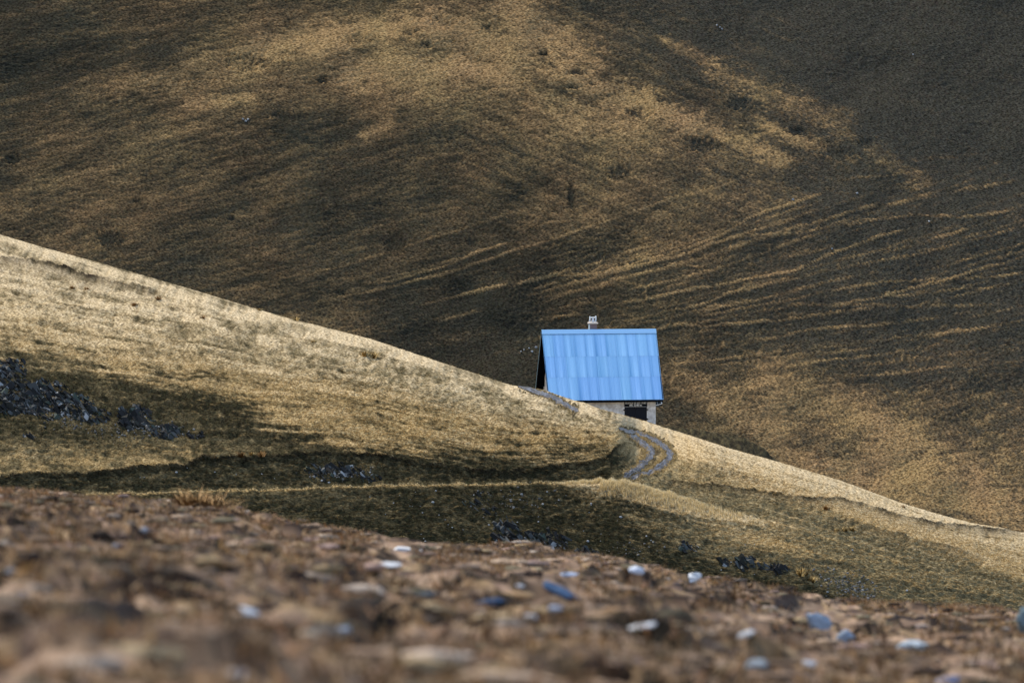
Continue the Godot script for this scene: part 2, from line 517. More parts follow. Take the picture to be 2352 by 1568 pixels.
func build_spur() -> void:
	var rows := MROWS + MBACK
	mid_y0.resize(MCOLS)
	mid_y1.resize(MCOLS)
	var n := MCOLS * MROWS
	var dep := PackedFloat32Array()
	dep.resize(n)
	var rel := PackedFloat32Array()
	rel.resize(n)
	var lip := PackedFloat32Array()
	lip.resize(n)
	var soil_shade := PackedFloat32Array()
	soil_shade.resize(n)
	for i in MCOLS:
		var sx := (MC0 + i) * SHEET
		mid_y0[i] = along(crest, sx) / SHEET
		mid_y1[i] = maxf(along(brow, sx) + 130.0, along(fringe, sx) + 150.0) / SHEET
	# depth, by climbing each strip of the slope from the road
	for i in MCOLS:
		var sx := (MC0 + i) * SHEET
		var y0 := mid_y0[i]
		var yb := along(turf, sx) / SHEET
		var yf := along(fringe, sx) / SHEET
		var w := ss(1385.0, 1470.0, sx)
		var w2 := ss(1540.0, 1640.0, sx)
		var dy := (mid_y1[i] - y0) / (MROWS - 1)
		var d := 350.0 - 4.0 * ss(1500.0, 2400.0, sx)
		var prof := PackedFloat32Array()
		prof.resize(MROWS)
		var acc := 0.0
		var jref := (yf - y0) / dy
		for j in range(MROWS - 1, -1, -1):
			var y := y0 + j * dy
			var th: float
			var t := clampf((y - y0) / maxf(yb - y0, 1.0), 0.0, 1.0)
			var left := lerpf(3.0, 33.0, pow(t, 0.55)) - 17.0 * ss(0.88, 0.97, t) * (1.0 - ss(850.0, 1000.0, sx))
			left = lerpf(left, 64.0, ss(-1.5, 1.0, y - yb))
			left = lerpf(left, 44.0, ss(3.0, 6.0, y - yb))
			left = lerpf(left, 4.0, ss(-5.0, -2.0, y - yf))
			var tr := clampf((y - y0) / maxf(yf - y0, 1.0), 0.0, 1.0)
			var right := lerpf(lerpf(4.0, 15.0, sqrt(tr)), lerpf(4.0, 24.0, sqrt(tr)), w2)
			th = lerpf(left, right, w)
			var low := lerpf(40.0, lerpf(26.0, 34.0, ss(0.0, 60.0, y - yf)), ss(1300.0, 1600.0, sx))
			th = lerpf(th, low, ss(-1.0, 4.0, y - yf))
			var pitch := -PITCH + rad_to_deg((y - 341.0) * K)
			acc += dy * d * K / tan(deg_to_rad(maxf(th + pitch, 3.0)))
			prof[j] = acc
		var k0 := clampi(int(jref), 0, MROWS - 2)
		var base := lerpf(prof[k0], prof[k0 + 1], clampf(jref - k0, 0.0, 1.0))
		for j in MROWS:
			dep[j * MCOLS + i] = d + prof[j] - base
	# even out the strips
	var tmp := PackedFloat32Array()
	tmp.resize(MCOLS)
	for pass_ in 2:
		for j in MROWS:
			var row := j * MCOLS
			for i in MCOLS:
				tmp[i] = dep[row + i]
			for i in range(3, MCOLS - 3):
				dep[row + i] = (tmp[i - 3] + tmp[i - 2] + tmp[i - 1] + tmp[i] + tmp[i + 1] + tmp[i + 2] + tmp[i + 3]) / 7.0
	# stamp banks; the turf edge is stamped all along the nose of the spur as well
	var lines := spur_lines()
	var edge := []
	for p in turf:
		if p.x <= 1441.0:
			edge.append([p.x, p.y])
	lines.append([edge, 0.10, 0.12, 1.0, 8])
	for e in lines:
		var pts := PackedVector2Array()
		for p in e[0]:
			pts.append(Vector2(p[0] / SHEET, p[1] / SHEET))
		var reach: float = e[4] / SHEET * 1.3
		var x0 := int(ceil(pts[0].x))
		var x1 := int(floor(pts[pts.size() - 1].x))
		for x in range(x0, x1):
			var i := x - MC0
			if i < 0 or i >= MCOLS:
				continue
			var fade := minf(1.0, minf(x - x0, x1 - x) / 12.0)
			var y := along(pts, x) + n2.get_noise_2d(x * 0.16, pts[0].y) * 1.7 + n3.get_noise_2d(x * 0.2, pts[0].y) * 1.2
			var dy := (mid_y1[i] - mid_y0[i]) / (MROWS - 1)
			var str_ := fade * (0.85 + 0.5 * n3.get_noise_2d(x * 0.10, y * 0.5))
			for j in range(maxi(0, int((y - reach * 2.0 - mid_y0[i]) / dy)), mini(MROWS, int((y + reach * 2.0 - mid_y0[i]) / dy) + 1)):
				var d := mid_y0[i] + j * dy - y
				var o := j * MCOLS + i
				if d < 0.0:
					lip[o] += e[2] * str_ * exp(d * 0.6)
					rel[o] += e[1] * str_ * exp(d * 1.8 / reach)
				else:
					soil_shade[o] = maxf(soil_shade[o], e[3] * str_ * (exp(-d * 1.0 / reach) if e[4] > 8 else exp(-d * 1.7 / reach)))
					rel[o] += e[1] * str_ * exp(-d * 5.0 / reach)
	# positions and colours
	var total := MCOLS * rows
	mid_pos.resize(total)
	mid_gold.resize(total)
	mid_pale.resize(total)
	mid_olive.resize(total)
	var col := PackedColorArray()
	col.resize(total)
	for i in MCOLS:
		var sx := (MC0 + i) * SHEET
		var dy := (mid_y1[i] - mid_y0[i]) / (MROWS - 1)
		var yb := along(turf, sx)
		var yf := along(fringe, sx)
		var y0 := mid_y0[i] * SHEET
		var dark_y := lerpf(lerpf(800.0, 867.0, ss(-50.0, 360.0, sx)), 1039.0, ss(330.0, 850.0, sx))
		for j in MROWS:
			var s := j * MCOLS + i
			var o := (j + MBACK) * MCOLS + i
			var sy := y0 + j * dy * SHEET
			var p := at(sx, sy, dep[s])
			# stretched along the fall of the crest
			var cy := sy - y0
			var comb := clampf((sy - y0) / maxf((yb if sx < 1430.0 else yf) - y0, 1.0), 0.0, 2.0) * 420.0
			var band := 0.75 * n3.get_noise_2d(sx * 0.011, comb * 0.15) + 0.65 * n3.get_noise_2d(sx * 0.015 + 90.0, comb * 0.55)
			var blot := n1.get_noise_2d(sx * 0.16, cy * 0.35)
			var fine := nf.get_noise_2d(p.x * 0.55, p.y * 1.6 + p.z * 0.2)
			var hum := n2.get_noise_2d(p.x * 0.8, p.y * 2.6 + p.z * 0.3)
			var g := 0.0
			var pale := 0.0
			var olive := 0.35
			if sy < yf:
				var t := (sy - y0) / maxf(yb - y0, 1.0)
				# left flank
				var gl := 0.0
				var pl := 0.0
				if sy < yb:
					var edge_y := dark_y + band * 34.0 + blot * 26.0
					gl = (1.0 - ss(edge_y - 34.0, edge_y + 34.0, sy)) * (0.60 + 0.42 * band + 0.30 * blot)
					gl += 0.33 * ss(985.0, 1060.0, sy) * (1.0 - ss(430.0, 560.0, sx)) * (1.0 + blot)
					var green := exp(-pow((t - 0.26 - 0.16 * blot) / 0.13, 2.0)) * ss(100.0, 650.0, sx) * (0.75 + band)
					gl -= 0.32 * green
					pl = 0.55 * exp(-cy / 30.0) + 0.75 * (1.0 - ss(0.15, 0.62, t)) + 0.35 * band
				else:
					gl = 0.06 + 0.15 * blot
				# right part
				var tr := (sy - y0) / maxf(yf - y0, 1.0)
				var gr := (1.0 - ss(0.36, 0.80, tr + 0.35 * band)) * 0.95 + 0.06 + 0.75 * band
				gr -= 0.55 * exp(-pow((sx - 1590.0 - (sy - 1060.0) * 2.2) / 60.0, 2.0) - pow((sy - 1075.0) / 30.0, 2.0))
				# second pale strip lower down on the right
				var strip_y := lerpf(1203.0, 1316.0, (sx - 2077.0) / 275.0)
				gr += 0.9 * exp(-pow((sy - strip_y) / 13.0, 2.0)) * ss(2020.0, 2110.0, sx)
				var pr := 0.9 * exp(-cy / 55.0) + 0.35 * band
				var w := ss(1395.0, 1475.0, sx)
				g = lerpf(gl, gr, w)
				pale = lerpf(pl, pr, w)
				olive = lerpf(0.10 if sy < yb else 0.08, 0.95, w)
				olive = maxf(olive, 0.8 * (1.0 - ss(0.25, 0.7, t)) * (1.0 - w))
				olive = maxf(olive, 0.45 * (1.0 - ss(430.0, 700.0, sx)) * ss(985.0, 1020.0, sy) * (1.0 if sy < yb else 0.4))
			else:
				var under := sy - yf
				var fr := ss(1230.0, 1420.0, sx) * (1.0 - ss(1640.0, 1900.0, sx))
				g = fr * exp(-under / 30.0) * 0.9 + 0.8 * exp(-under / 2.0) * (1.0 - fr)
				g += ss(1300.0, 1550.0, sx) * (0.10 + 0.60 * band) * (1.0 - ss(50.0, 150.0, under)) + 0.04 + 0.10 * band
				g += 0.55 * exp(-pow((sy - (1246.0 + (sx - 1780.0) * 0.2)) / 14.0, 2.0) - pow((sx - 1800.0) / 110.0, 2.0))
				pale = fr * exp(-under / 40.0) * 0.8
				olive = 0.26 * (1.0 - ss(300.0, 1100.0, sx)) + 0.95 * ss(1350.0, 1700.0, sx) * (1.0 - ss(70.0, 150.0, under)) + 0.06
			var turf_step := n3.get_noise_2d(sx * 0.07, (sy - sx * 0.16) * 0.50)
			if g < 0.3:
				g += 0.42 * maxf(0.0, turf_step) * (1.0 if sy < yb else 0.5)
			var sl := clampf(soil_shade[s], 0.0, 1.0)
			g += rng.randf_range(-0.07, 0.07) + fine * 0.22 + hum * 0.12 + lip[s] * 0.8
			g = clampf(g, 0.0, 1.0)
			pale = clampf(pale + 0.2 * fine, 0.0, 1.0)
			olive = clampf(olive * 0.85 + 0.25 * fine + 0.3 * blot + 0.3 * band, 0.0, 1.0)
			var rough := 0.07 * hum + 0.03 * fine + n3.get_noise_2d(p.x, p.z) * 0.10
			rough *= lerpf(1.25, 0.55, g)
			rough += 0.16 * n3.get_noise_2d(sx * 0.10, (sy - sx * 0.12) * 0.55) * (1.0 - g)
			p.y += rel[s] + rough * ss(0.0, 10.0, cy) + 0.02 * fine
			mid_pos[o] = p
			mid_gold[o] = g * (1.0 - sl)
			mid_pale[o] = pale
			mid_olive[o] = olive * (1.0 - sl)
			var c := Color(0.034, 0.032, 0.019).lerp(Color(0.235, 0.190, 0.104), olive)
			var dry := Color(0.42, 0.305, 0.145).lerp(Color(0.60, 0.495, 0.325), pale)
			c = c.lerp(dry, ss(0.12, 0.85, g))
			c = c.lerp(Color(0.016, 0.013, 0.010), sl)  # bare earth and the shade under banks, both put into the colour
			var v := 1.0 + 0.30 * (rng.randf() - 0.5)
			col[o] = Color(c.r * v, c.g * v, c.b * v)
		# the far side of the crest falls away out of sight
		var top := mid_pos[MBACK * MCOLS + i]
		var gtop := col[MBACK * MCOLS + i]
		for b in MBACK:
			var q := float(MBACK - b)
			var back := q * 0.6 + q * q * 0.16
			mid_pos[b * MCOLS + i] = top + Vector3(top.x / 350.0 * back, -0.010 * back * back - 0.06 * back, -back)
			mid_gold[b * MCOLS + i] = 0.5
			col[b * MCOLS + i] = gtop
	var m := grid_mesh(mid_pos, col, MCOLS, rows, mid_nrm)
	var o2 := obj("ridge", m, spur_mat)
	o2.set_meta("kind", "structure")
	o2.set_meta("label", "grassy mountain spur with a bleached crest falling to the right past the hut")


func build_knoll() -> void:
	var top := PackedVector2Array([Vector2(1440,985), Vector2(1500,976), Vector2(1536,977), Vector2(1626,989), Vector2(1706,1004), Vector2(1751,1026), Vector2(1781,1054), Vector2(1850,1100), Vector2(1930,1160)])
	var cols := 240
	var rows := 40
	var p := PackedVector3Array()
	var c := PackedColorArray()
	for j in rows:
		for i in cols:
			var sx := lerpf(1440.0, 1930.0, i / float(cols - 1))
			var ty := along(top, sx) + 1.2 * n2.get_noise_2d(sx * 0.2, 4.0)
			var f := (j - 10.0) / 29.0
			var v := at(sx, ty + maxf(f, 0.0) * 70.0, 395.0 - maxf(f, 0.0) * 7.0)
			if f < 0.0:
				v = at(sx, ty, 395.0 - f * 20.0) + Vector3(0, -f * f * 16.0, 0)
			var fine := nf.get_noise_2d(v.x * 0.8, v.y * 1.4)
			var hum := n2.get_noise_2d(v.x * 1.2, v.y * 2.0)
			v.y += 0.10 * hum
			p.append(v)
			var g := clampf(0.25 + 0.4 * fine + 0.3 * hum - 0.3 * f, 0.0, 1.0)
			var k := Color(0.028, 0.026, 0.019).lerp(Color(0.15, 0.125, 0.065), g)
			c.append(k)
	var nr := PackedVector3Array()
	var o := obj("knoll", grid_mesh(p, c, cols, rows, nr), spur_mat)
	o.set_meta("kind", "structure")
	o.set_meta("label", "low dark heath knoll just behind the crest, right of the hut")


func build_valley() -> void:
	# the unseen valley floor between spur and hillside, and out to the sides
	var cols := 40
	var rows := 40
	var p := PackedVector3Array()
	var c := PackedColorArray()
	for j in rows:
		for i in cols:
			var x := lerpf(-900.0, 900.0, i / float(cols - 1))
			var z := lerpf(-900.0, 120.0, j / float(rows - 1))
			var y := -62.0 + 5.0 * n1.get_noise_2d(x * 0.2, z * 0.2)
			p.append(Vector3(x, y, z))
			c.append(Color(0.04, 0.034, 0.022))
	var nr := PackedVector3Array()
	var o := obj("valley", grid_mesh(p, c, cols, rows, nr), spur_mat)
	o.set_meta("kind", "structure")


# ---------------------------------------------------------------- foreground slope
const GB := 3600.0
const GD := 42.0


func fg_y(x: float, d: float) -> float:
	return along(brow, x) - GB / GD - 10.4 + GB / d + 0.104 * pow(maxf(0.0, d - 32.0), 2.0)


func fg_d(x: float, y: float) -> float:
	var lo := 4.5
	var hi := GD
	for k in 30:
		var m := (lo + hi) * 0.5
		if fg_y(x, m) > y:
			lo = m
		else:
			hi = m
	return (lo + hi) * 0.5


const WHITE_STONE := Color(0.56, 0.58, 0.61)
const PALE_STONE := Color(0.45, 0.47, 0.50)
const BLUE_STONE := Color(0.045, 0.085, 0.16)
const GREY_STONE := Color(0.24, 0.30, 0.38)
const STONES := [
	["long white flat stone on the skyline of the near slope, left of centre", 938, 1260, 92, 20, WHITE_STONE, -0.02],
	["white flat stone just below the long one on the near slope", 897, 1295, 74, 15, WHITE_STONE, 0.0],
	["white stone on the brow at right of centre, nearest the dark slope", 1590, 1325, 62, 28, WHITE_STONE, 0.15],
	["pale square stone on the brow left of the bright white one", 1460, 1308, 46, 22, Color(0.55, 0.60, 0.70), -0.1],
	["bright white oblong stone tilted down to the right, left of centre", 578, 1408, 62, 34, WHITE_STONE, -0.65],
	["dark blue slate slab, largest of the blue stones", 1288, 1358, 100, 34, BLUE_STONE, -0.42],
	["dark blue stone left of the large blue slab", 1128, 1383, 84, 32, BLUE_STONE, 0.15],
	["large pale blue pointed stone beside a black hollow at right", 1880, 1424, 66, 58, GREY_STONE, -0.35],
	["smaller blue grey stone below right of the pointed one", 1940, 1460, 54, 40, GREY_STONE, 0.4],
	["flat pale stone at right below the dark gap", 2095, 1478, 86, 24, Color(0.36, 0.42, 0.47), 0.0],
	["white egg shaped stone low at right", 1858, 1524, 40, 34, WHITE_STONE, -0.3],
	["long white sliver stone sloping up to the right, centre right", 1478, 1435, 78, 20, WHITE_STONE, 0.2],
	["small white oblong stone right of the sliver", 1715, 1452, 52, 22, PALE_STONE, 0.25],
	["white round stone below the blue stones", 1218, 1415, 40, 24, WHITE_STONE, 0.0],
	["grey pebble cluster stone under the long sliver", 1560, 1410, 46, 18, PALE_STONE, 0.1],
	["blue grey stone at the bottom right corner", 2180, 1560, 62, 34, Color(0.20, 0.24, 0.36), 0.1],
	["pale grey stone low right of the sliver", 1735, 1522, 60, 32, Color(0.33, 0.37, 0.40), 0.2],
	["grey blue round stone in the middle of the near slope", 788, 1443, 44, 22, Color(0.34, 0.38, 0.45), 0.0],
	["cream stone left of the grey blue round one", 708, 1452, 60, 26, Color(0.50, 0.43, 0.32), -0.1],
	["small pale stone at the far left edge of the near slope", 22, 1308, 34, 24, Color(0.30, 0.32, 0.34), 0.0],
	["dusky blue stone near the left edge", 48, 1362, 40, 22, Color(0.12, 0.14, 0.20), 0.0],
	["small blue grey stone in a dark fold at upper left", 268, 1252, 30, 14, Color(0.22, 0.27, 0.36), 0.0],
	["tiny pale stone above the blue grey one at upper left", 332, 1215, 20, 14, Color(0.32, 0.35, 0.40), 0.0],
	["white stone at the bottom edge, left of centre", 545, 1545, 42, 28, Color(0.5, 0.5, 0.52), 0.1],
	["dark slate stone above the blue ones on the near slope", 975, 1366, 64, 28, Color(0.06, 0.075, 0.09), 0.1],
	["pale blue flat stone left of the brow's square stone", 1310, 1318, 46, 14, Color(0.36, 0.42, 0.55), 0.0],
	["white pebble above the dark blue slab", 1196, 1343, 22, 14, PALE_STONE, 0.0],
	["white speck stone right of the dark blue slab", 1275, 1395, 40, 18, Color(0.4, 0.44, 0.52), 0.0],
	["grey stone rising at the right frame edge on the brow", 2362, 1415, 56, 80, Color(0.14, 0.19, 0.21), 0.2],
	["pale grey stone on the brow at right", 2118, 1436, 44, 16, Color(0.30, 0.24, 0.2), 0.0],
]
const SHADE_SPOTS := [[700,1392,85,13,0.16], [1200,1362,60,11,0.12], [1805,1412,42,20,0.20], [250,1500,170,36,0.18], [420,1205,42,7,0.12], [150,1237,70,9,0.10], [1100,1310,60,7,0.08], [2080,1452,120,12,0.14], [560,1250,60,10,0.10], [1350,1345,50,8,0.10], [1400,1290,80,6,0.08], [60,1265,70,8,0.09], [820,1290,40,6,0.10], [330,1260,50,9,0.10], [1650,1380,50,7,0.09], [2000,1505,70,9,0.10], [1250,1430,60,9,0.10], [1500,1430,70,8,0.1], [900,1330,50,7,0.1], [2250,1470,80,9,0.1], [480,1310,70,8,0.1], [1000,1440,70,10,0.1]]  # ellipses where the shade of dark gaps is painted on the ground


# the near slope breaks into little turf steps, with shadow gaps painted dark along their edges
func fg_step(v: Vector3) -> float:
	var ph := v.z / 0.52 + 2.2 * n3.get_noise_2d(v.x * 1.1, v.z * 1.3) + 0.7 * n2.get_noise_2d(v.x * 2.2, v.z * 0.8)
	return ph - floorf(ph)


func fg_bump(v: Vector3) -> float:
	var amp := clampf(0.5 + 1.3 * n3.get_noise_2d(v.x * 2.4 + 33.0, v.z * 1.6), 0.1, 1.0)
	return 0.075 * fg_step(v) * amp + 0.05 * n2.get_noise_2d(v.x * 2.0, v.z * 2.4) + 0.05 * n3.get_noise_2d(v.x * 3.0, v.z * 5.0)


func fg_top(x: float, d: float) -> Vector3:
	var v := at(x, fg_y(x, d), d)
	v.y += fg_bump(v) + 0.004
	return v


func in_shade_spot(x: float, y: float) -> bool:
	for q in SHADE_SPOTS:
		if absf(x - q[0]) < q[2] and Vector2((x - q[0]) / q[2], (y - q[1]) / q[3]).length() < 0.85:
			return true
	return false


# how free of lumps the ground must be so that the stones lie open
func clear_of(x: float, y: float) -> float:
	var f := 1.0
	for e in STONES:
		var dx: float = absf(x - e[1]) / (e[3] * 0.75)
		if dx > 1.4:
			continue
		var up: float = e[2] - y
		var dy: float = up / (e[4] * 1.1) if up > 0.0 else -up / (e[4] * 0.6 + 26.0)
		f = minf(f, ss(0.75, 1.3, sqrt(dx * dx + dy * dy)))
	return f


func build_foreground() -> void:
	var cols := 480
	var rows := 800
	var p := PackedVector3Array()
	var c := PackedColorArray()
	p.resize(cols * rows)
	c.resize(cols * rows)
	var warm := [Color(0.23, 0.152, 0.100), Color(0.09, 0.062, 0.046), Color(0.37, 0.258, 0.172), Color(0.16, 0.108, 0.084), Color(0.31, 0.215, 0.120), Color(0.05, 0.036, 0.028)]
	for j in rows:
		var d := 64.0 * pow(4.6 / 64.0, j / float(rows - 1))
		for i in cols:
			var sx := lerpf(-330.0, 2690.0, i / float(cols - 1))
			var sy := fg_y(sx, d)
			var v := at(sx, sy, d)
			var h1 := fg_bump(v)
			var h3 := nf.get_noise_2d(v.x * 2.0, v.z * 3.0)
			var pit_shade := 0.0
			for q in SHADE_SPOTS:
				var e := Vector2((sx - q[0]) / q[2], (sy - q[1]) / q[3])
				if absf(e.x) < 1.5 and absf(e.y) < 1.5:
					pit_shade = maxf(pit_shade, (1.0 - ss(0.35, 1.15, e.length() + 3.0 * h1)) * q[4])
			v.y += h1 + 0.015 * h3 + pit_shade * 0.22
			p[j * cols + i] = v
			var k := clampf(0.48 + 1.2 * n3.get_noise_2d(v.x * 11.0 + 9.0, v.z * 9.0), 0.0, 0.999) * 5.0
			var a: Color = warm[int(k)]
			var b: Color = warm[int(k) + 1]
			var cc := a.lerp(b, k - floor(k))
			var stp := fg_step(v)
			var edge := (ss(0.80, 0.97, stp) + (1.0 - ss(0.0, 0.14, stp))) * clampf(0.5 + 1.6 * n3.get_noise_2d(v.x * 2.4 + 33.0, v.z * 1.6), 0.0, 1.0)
			cc = cc.lerp(Color(0.014, 0.011, 0.009), clampf(edge * 1.1 + 0.4 * h3 - 0.05, 0.0, 1.0))  # near-black at the step fronts paints the shadow gaps beneath them
			cc = cc.lerp(Color(0.008, 0.007, 0.006), clampf(pit_shade * 9.0, 0.0, 1.0))  # shadow gaps under ledges painted black on slightly raised ground
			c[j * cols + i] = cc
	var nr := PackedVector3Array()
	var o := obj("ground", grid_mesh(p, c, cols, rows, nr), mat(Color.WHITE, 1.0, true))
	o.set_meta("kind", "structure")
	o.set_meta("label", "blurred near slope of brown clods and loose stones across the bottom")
	# clods of earth and dead turf
	var lumps := []
	for k in 5:
		lumps.append(rock_mesh(900 + k, 9, 6, Vector3(1, 0.7, 0.8), 0.75, true))
	var spots: Array = [[], [], [], [], []]
	var tones := [Color(0.34, 0.235, 0.160), Color(0.22, 0.155, 0.110), Color(0.45, 0.330, 0.230), Color(0.31, 0.215, 0.175), Color(0.42, 0.310, 0.180), Color(0.10, 0.075, 0.06), Color(0.36, 0.23, 0.12), Color(0.42, 0.34, 0.27), Color(0.20, 0.17, 0.11)]
	for k in 52000:
		var d := sqrt(lerpf(5.0 * 5.0, 48.0 * 48.0, rng.randf()))
		var sx := rng.randf_range(-250.0, 2600.0)
		var sy := fg_y(sx, d)
		if in_shade_spot(sx, sy):
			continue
		var v := at(sx, sy, d)
		if clear_of(sx, sy) < 0.5:
			continue
		v.y += fg_bump(v)
		var s := 0.006 + 0.026 * pow(rng.randf(), 3.6)
		var b := Basis.from_euler(Vector3(rng.randf_range(-0.3, 0.3), rng.randfn() * 0.5, rng.randf_range(-0.25, 0.25))).scaled(Vector3(s * rng.randf_range(1.2, 3.2), s * rng.randf_range(0.5, 0.9), s))
		var t: Color = tones[rng.randi() % tones.size()]
		var f := clampf(0.70 + 1.0 * n3.get_noise_2d(v.x * 5.0, v.z * 5.0) + rng.randf_range(-0.3, 0.3), 0.08, 1.15)
		spots[k % 5].append([Transform3D(b, v + Vector3(0, s * 0.1, 0)), Color(t.r * f, t.g * f, t.b * f)])
	var cm := mat(Color.WHITE, 1.0, true)
	for k in 5:
		var mi := scatter("earth_clods", lumps[k], cm, spots[k])
		mi.set_meta("label", "brown clods of earth and dead turf strewn over the near slope")


func scatter(called: String, mesh: Mesh, m: Material, list: Array) -> MultiMeshInstance3D:
	var mm := MultiMesh.new()
	mm.transform_format = MultiMesh.TRANSFORM_3D
	mm.use_colors = true
	mm.mesh = mesh
	mm.instance_count = list.size()
	var buf := PackedFloat32Array()
	buf.resize(list.size() * 16)
	var q := 0
	for e in list:
		var t: Transform3D = e[0]
		var c: Color = e[1]
		var b := t.basis
		buf[q] = b.x.x
		buf[q + 1] = b.y.x
		buf[q + 2] = b.z.x
		buf[q + 3] = t.origin.x
		buf[q + 4] = b.x.y
		buf[q + 5] = b.y.y
		buf[q + 6] = b.z.y
		buf[q + 7] = t.origin.y
		buf[q + 8] = b.x.z
		buf[q + 9] = b.y.z
		buf[q + 10] = b.z.z
		buf[q + 11] = t.origin.z
		buf[q + 12] = c.r
		buf[q + 13] = c.g
		buf[q + 14] = c.b
		buf[q + 15] = 1.0
		q += 16
	mm.buffer = buf
	var o := MultiMeshInstance3D.new()
	o.multimesh = mm
	o.material_override = m
	o.name = numbered(called)
	o.set_meta("kind", "stuff")
	add_child(o)
	return o


# a rounded or angular lump of stone or earth around the origin, radius about 1
func rock_mesh(seed_: int, around: int, high: int, shape: Vector3, rough: float, tinted := false) -> ArrayMesh:
	var r := RandomNumberGenerator.new()
	r.seed = seed_
	var n := FastNoiseLite.new()
	n.seed = seed_
	n.frequency = 0.8
	n.fractal_octaves = 3
	var st := SurfaceTool.new()
	st.begin(Mesh.PRIMITIVE_TRIANGLES)
	st.set_smooth_group(-1 if rough > 0.25 else 0)
	var pts := []
	# a few cutting planes give it facets
	var cuts := []
	for k in 9:
		cuts.append([Vector3(r.randfn(), r.randfn() * 0.8, r.randfn()).normalized(), r.randf_range(0.55, 0.9)])
	for j in high + 1:
		var row := []
		for i in around:
			var a := TAU * i / around
			var b := PI * j / high - PI / 2
			var d := Vector3(cos(a) * cos(b), sin(b), sin(a) * cos(b))
			var l := 1.0 + rough * n.get_noise_3dv(d * 1.6) * 1.6
			for c in cuts:
				var q: float = d.dot(c[0])
				if q > 0.05:
					l = minf(l, c[1] / q)
			row.append(d * l * shape)
		pts.append(row)
	for j in high:
		for i in around:
			var i2 := (i + 1) % around
			for tri in [[[j, i], [j + 1, i], [j + 1, i2]], [[j, i], [j + 1, i2], [j, i2]]]:
				if (j == 0 and tri[2][0] == 0 and tri[0][0] == 0) or (j == high - 1 and tri[1][0] == high and tri[2][0] == high):
					continue
				if tinted:
					var f := r.randf_range(0.8, 1.15)
					st.set_color(Color(f, f, f))
				for t in tri:
					st.add_vertex(pts[t[0]][t[1]])
	st.generate_normals()
	return st.commit()


# ---------------------------------------------------------------- the hut
func box(parent: Node3D, called: String, size: Vector3, pos: Vector3, m: Material, rot := Vector3.ZERO) -> MeshInstance3D:
	var b := BoxMesh.new()
	b.size = size
	var o := obj(called, b, m, parent)
	o.position = pos
	o.rotation = rot
	return o


func plaster() -> StandardMaterial3D:
	var m := mat(Color(0.80, 0.79, 0.77), 0.95)
	var n := FastNoiseLite.new()
	n.seed = 5
	n.frequency = 0.02
	n.fractal_octaves = 4
	var ramp := Gradient.new()
	ramp.set_color(0, Color(0.72, 0.70, 0.68))
	ramp.set_color(1, Color(1.0, 1.0, 1.0))
	var t := NoiseTexture2D.new()
	t.width = 256
	t.height = 256
	t.seamless = true
	t.noise = n
	t.color_ramp = ramp
	m.albedo_texture = t
	m.uv1_triplanar = true
	m.uv1_scale = Vector3(0.45, 0.45, 0.45)
	return m


func roof_sheet(width: float, length: float, tone: Color, r: RandomNumberGenerator) -> ArrayMesh:
	# corrugated metal: waves across x, the fall of the roof along -y, top face towards +z
	var st := SurfaceTool.new()
	st.begin(Mesh.PRIMITIVE_TRIANGLES)
	var pitch := 0.094
	var waves := int(round(width / pitch))
	var seg := waves * 4
	var tint := []
	var run := 0.0
	for i in seg + 1:
		if i % 4 == 0:
			run = clampf(run * 0.6 + r.randfn() * 0.10, -0.24, 0.2)
		var lap := 0.0
		if i < 12 and i % 4 < 2:
			lap = -0.50 * (1.0 - i / 14.0) * r.randf_range(0.3, 1.0)
		tint.append(run + lap + 0.16 * sin(PI * i / seg) - 0.08)
	for i in seg:
		for half in 2:
			var q := []
			for e in [[i, 0], [i + 1, 0], [i + 1, 1], [i, 1]]:
				var a: float = e[0] / 4.0 * TAU
				q.append([Vector3(-width / 2 + width * e[0] / seg, -length * (half + e[1]) / 2.0, 0.017 * cos(a)), Vector3(0.8 * sin(a), 0, 1).normalized(), tint[e[0]] * (0.65 + 0.35 * (half + e[1]))])
			for k in [0, 1, 2, 0, 2, 3]:
				var f: float = 1.0 + q[k][2]
				st.set_color(Color(tone.r * f, tone.g * (0.35 + 0.65 * f), tone.b * (0.55 + 0.45 * f)))
				st.set_normal(q[k][1])
				st.add_vertex(q[k][0])
	return st.commit()


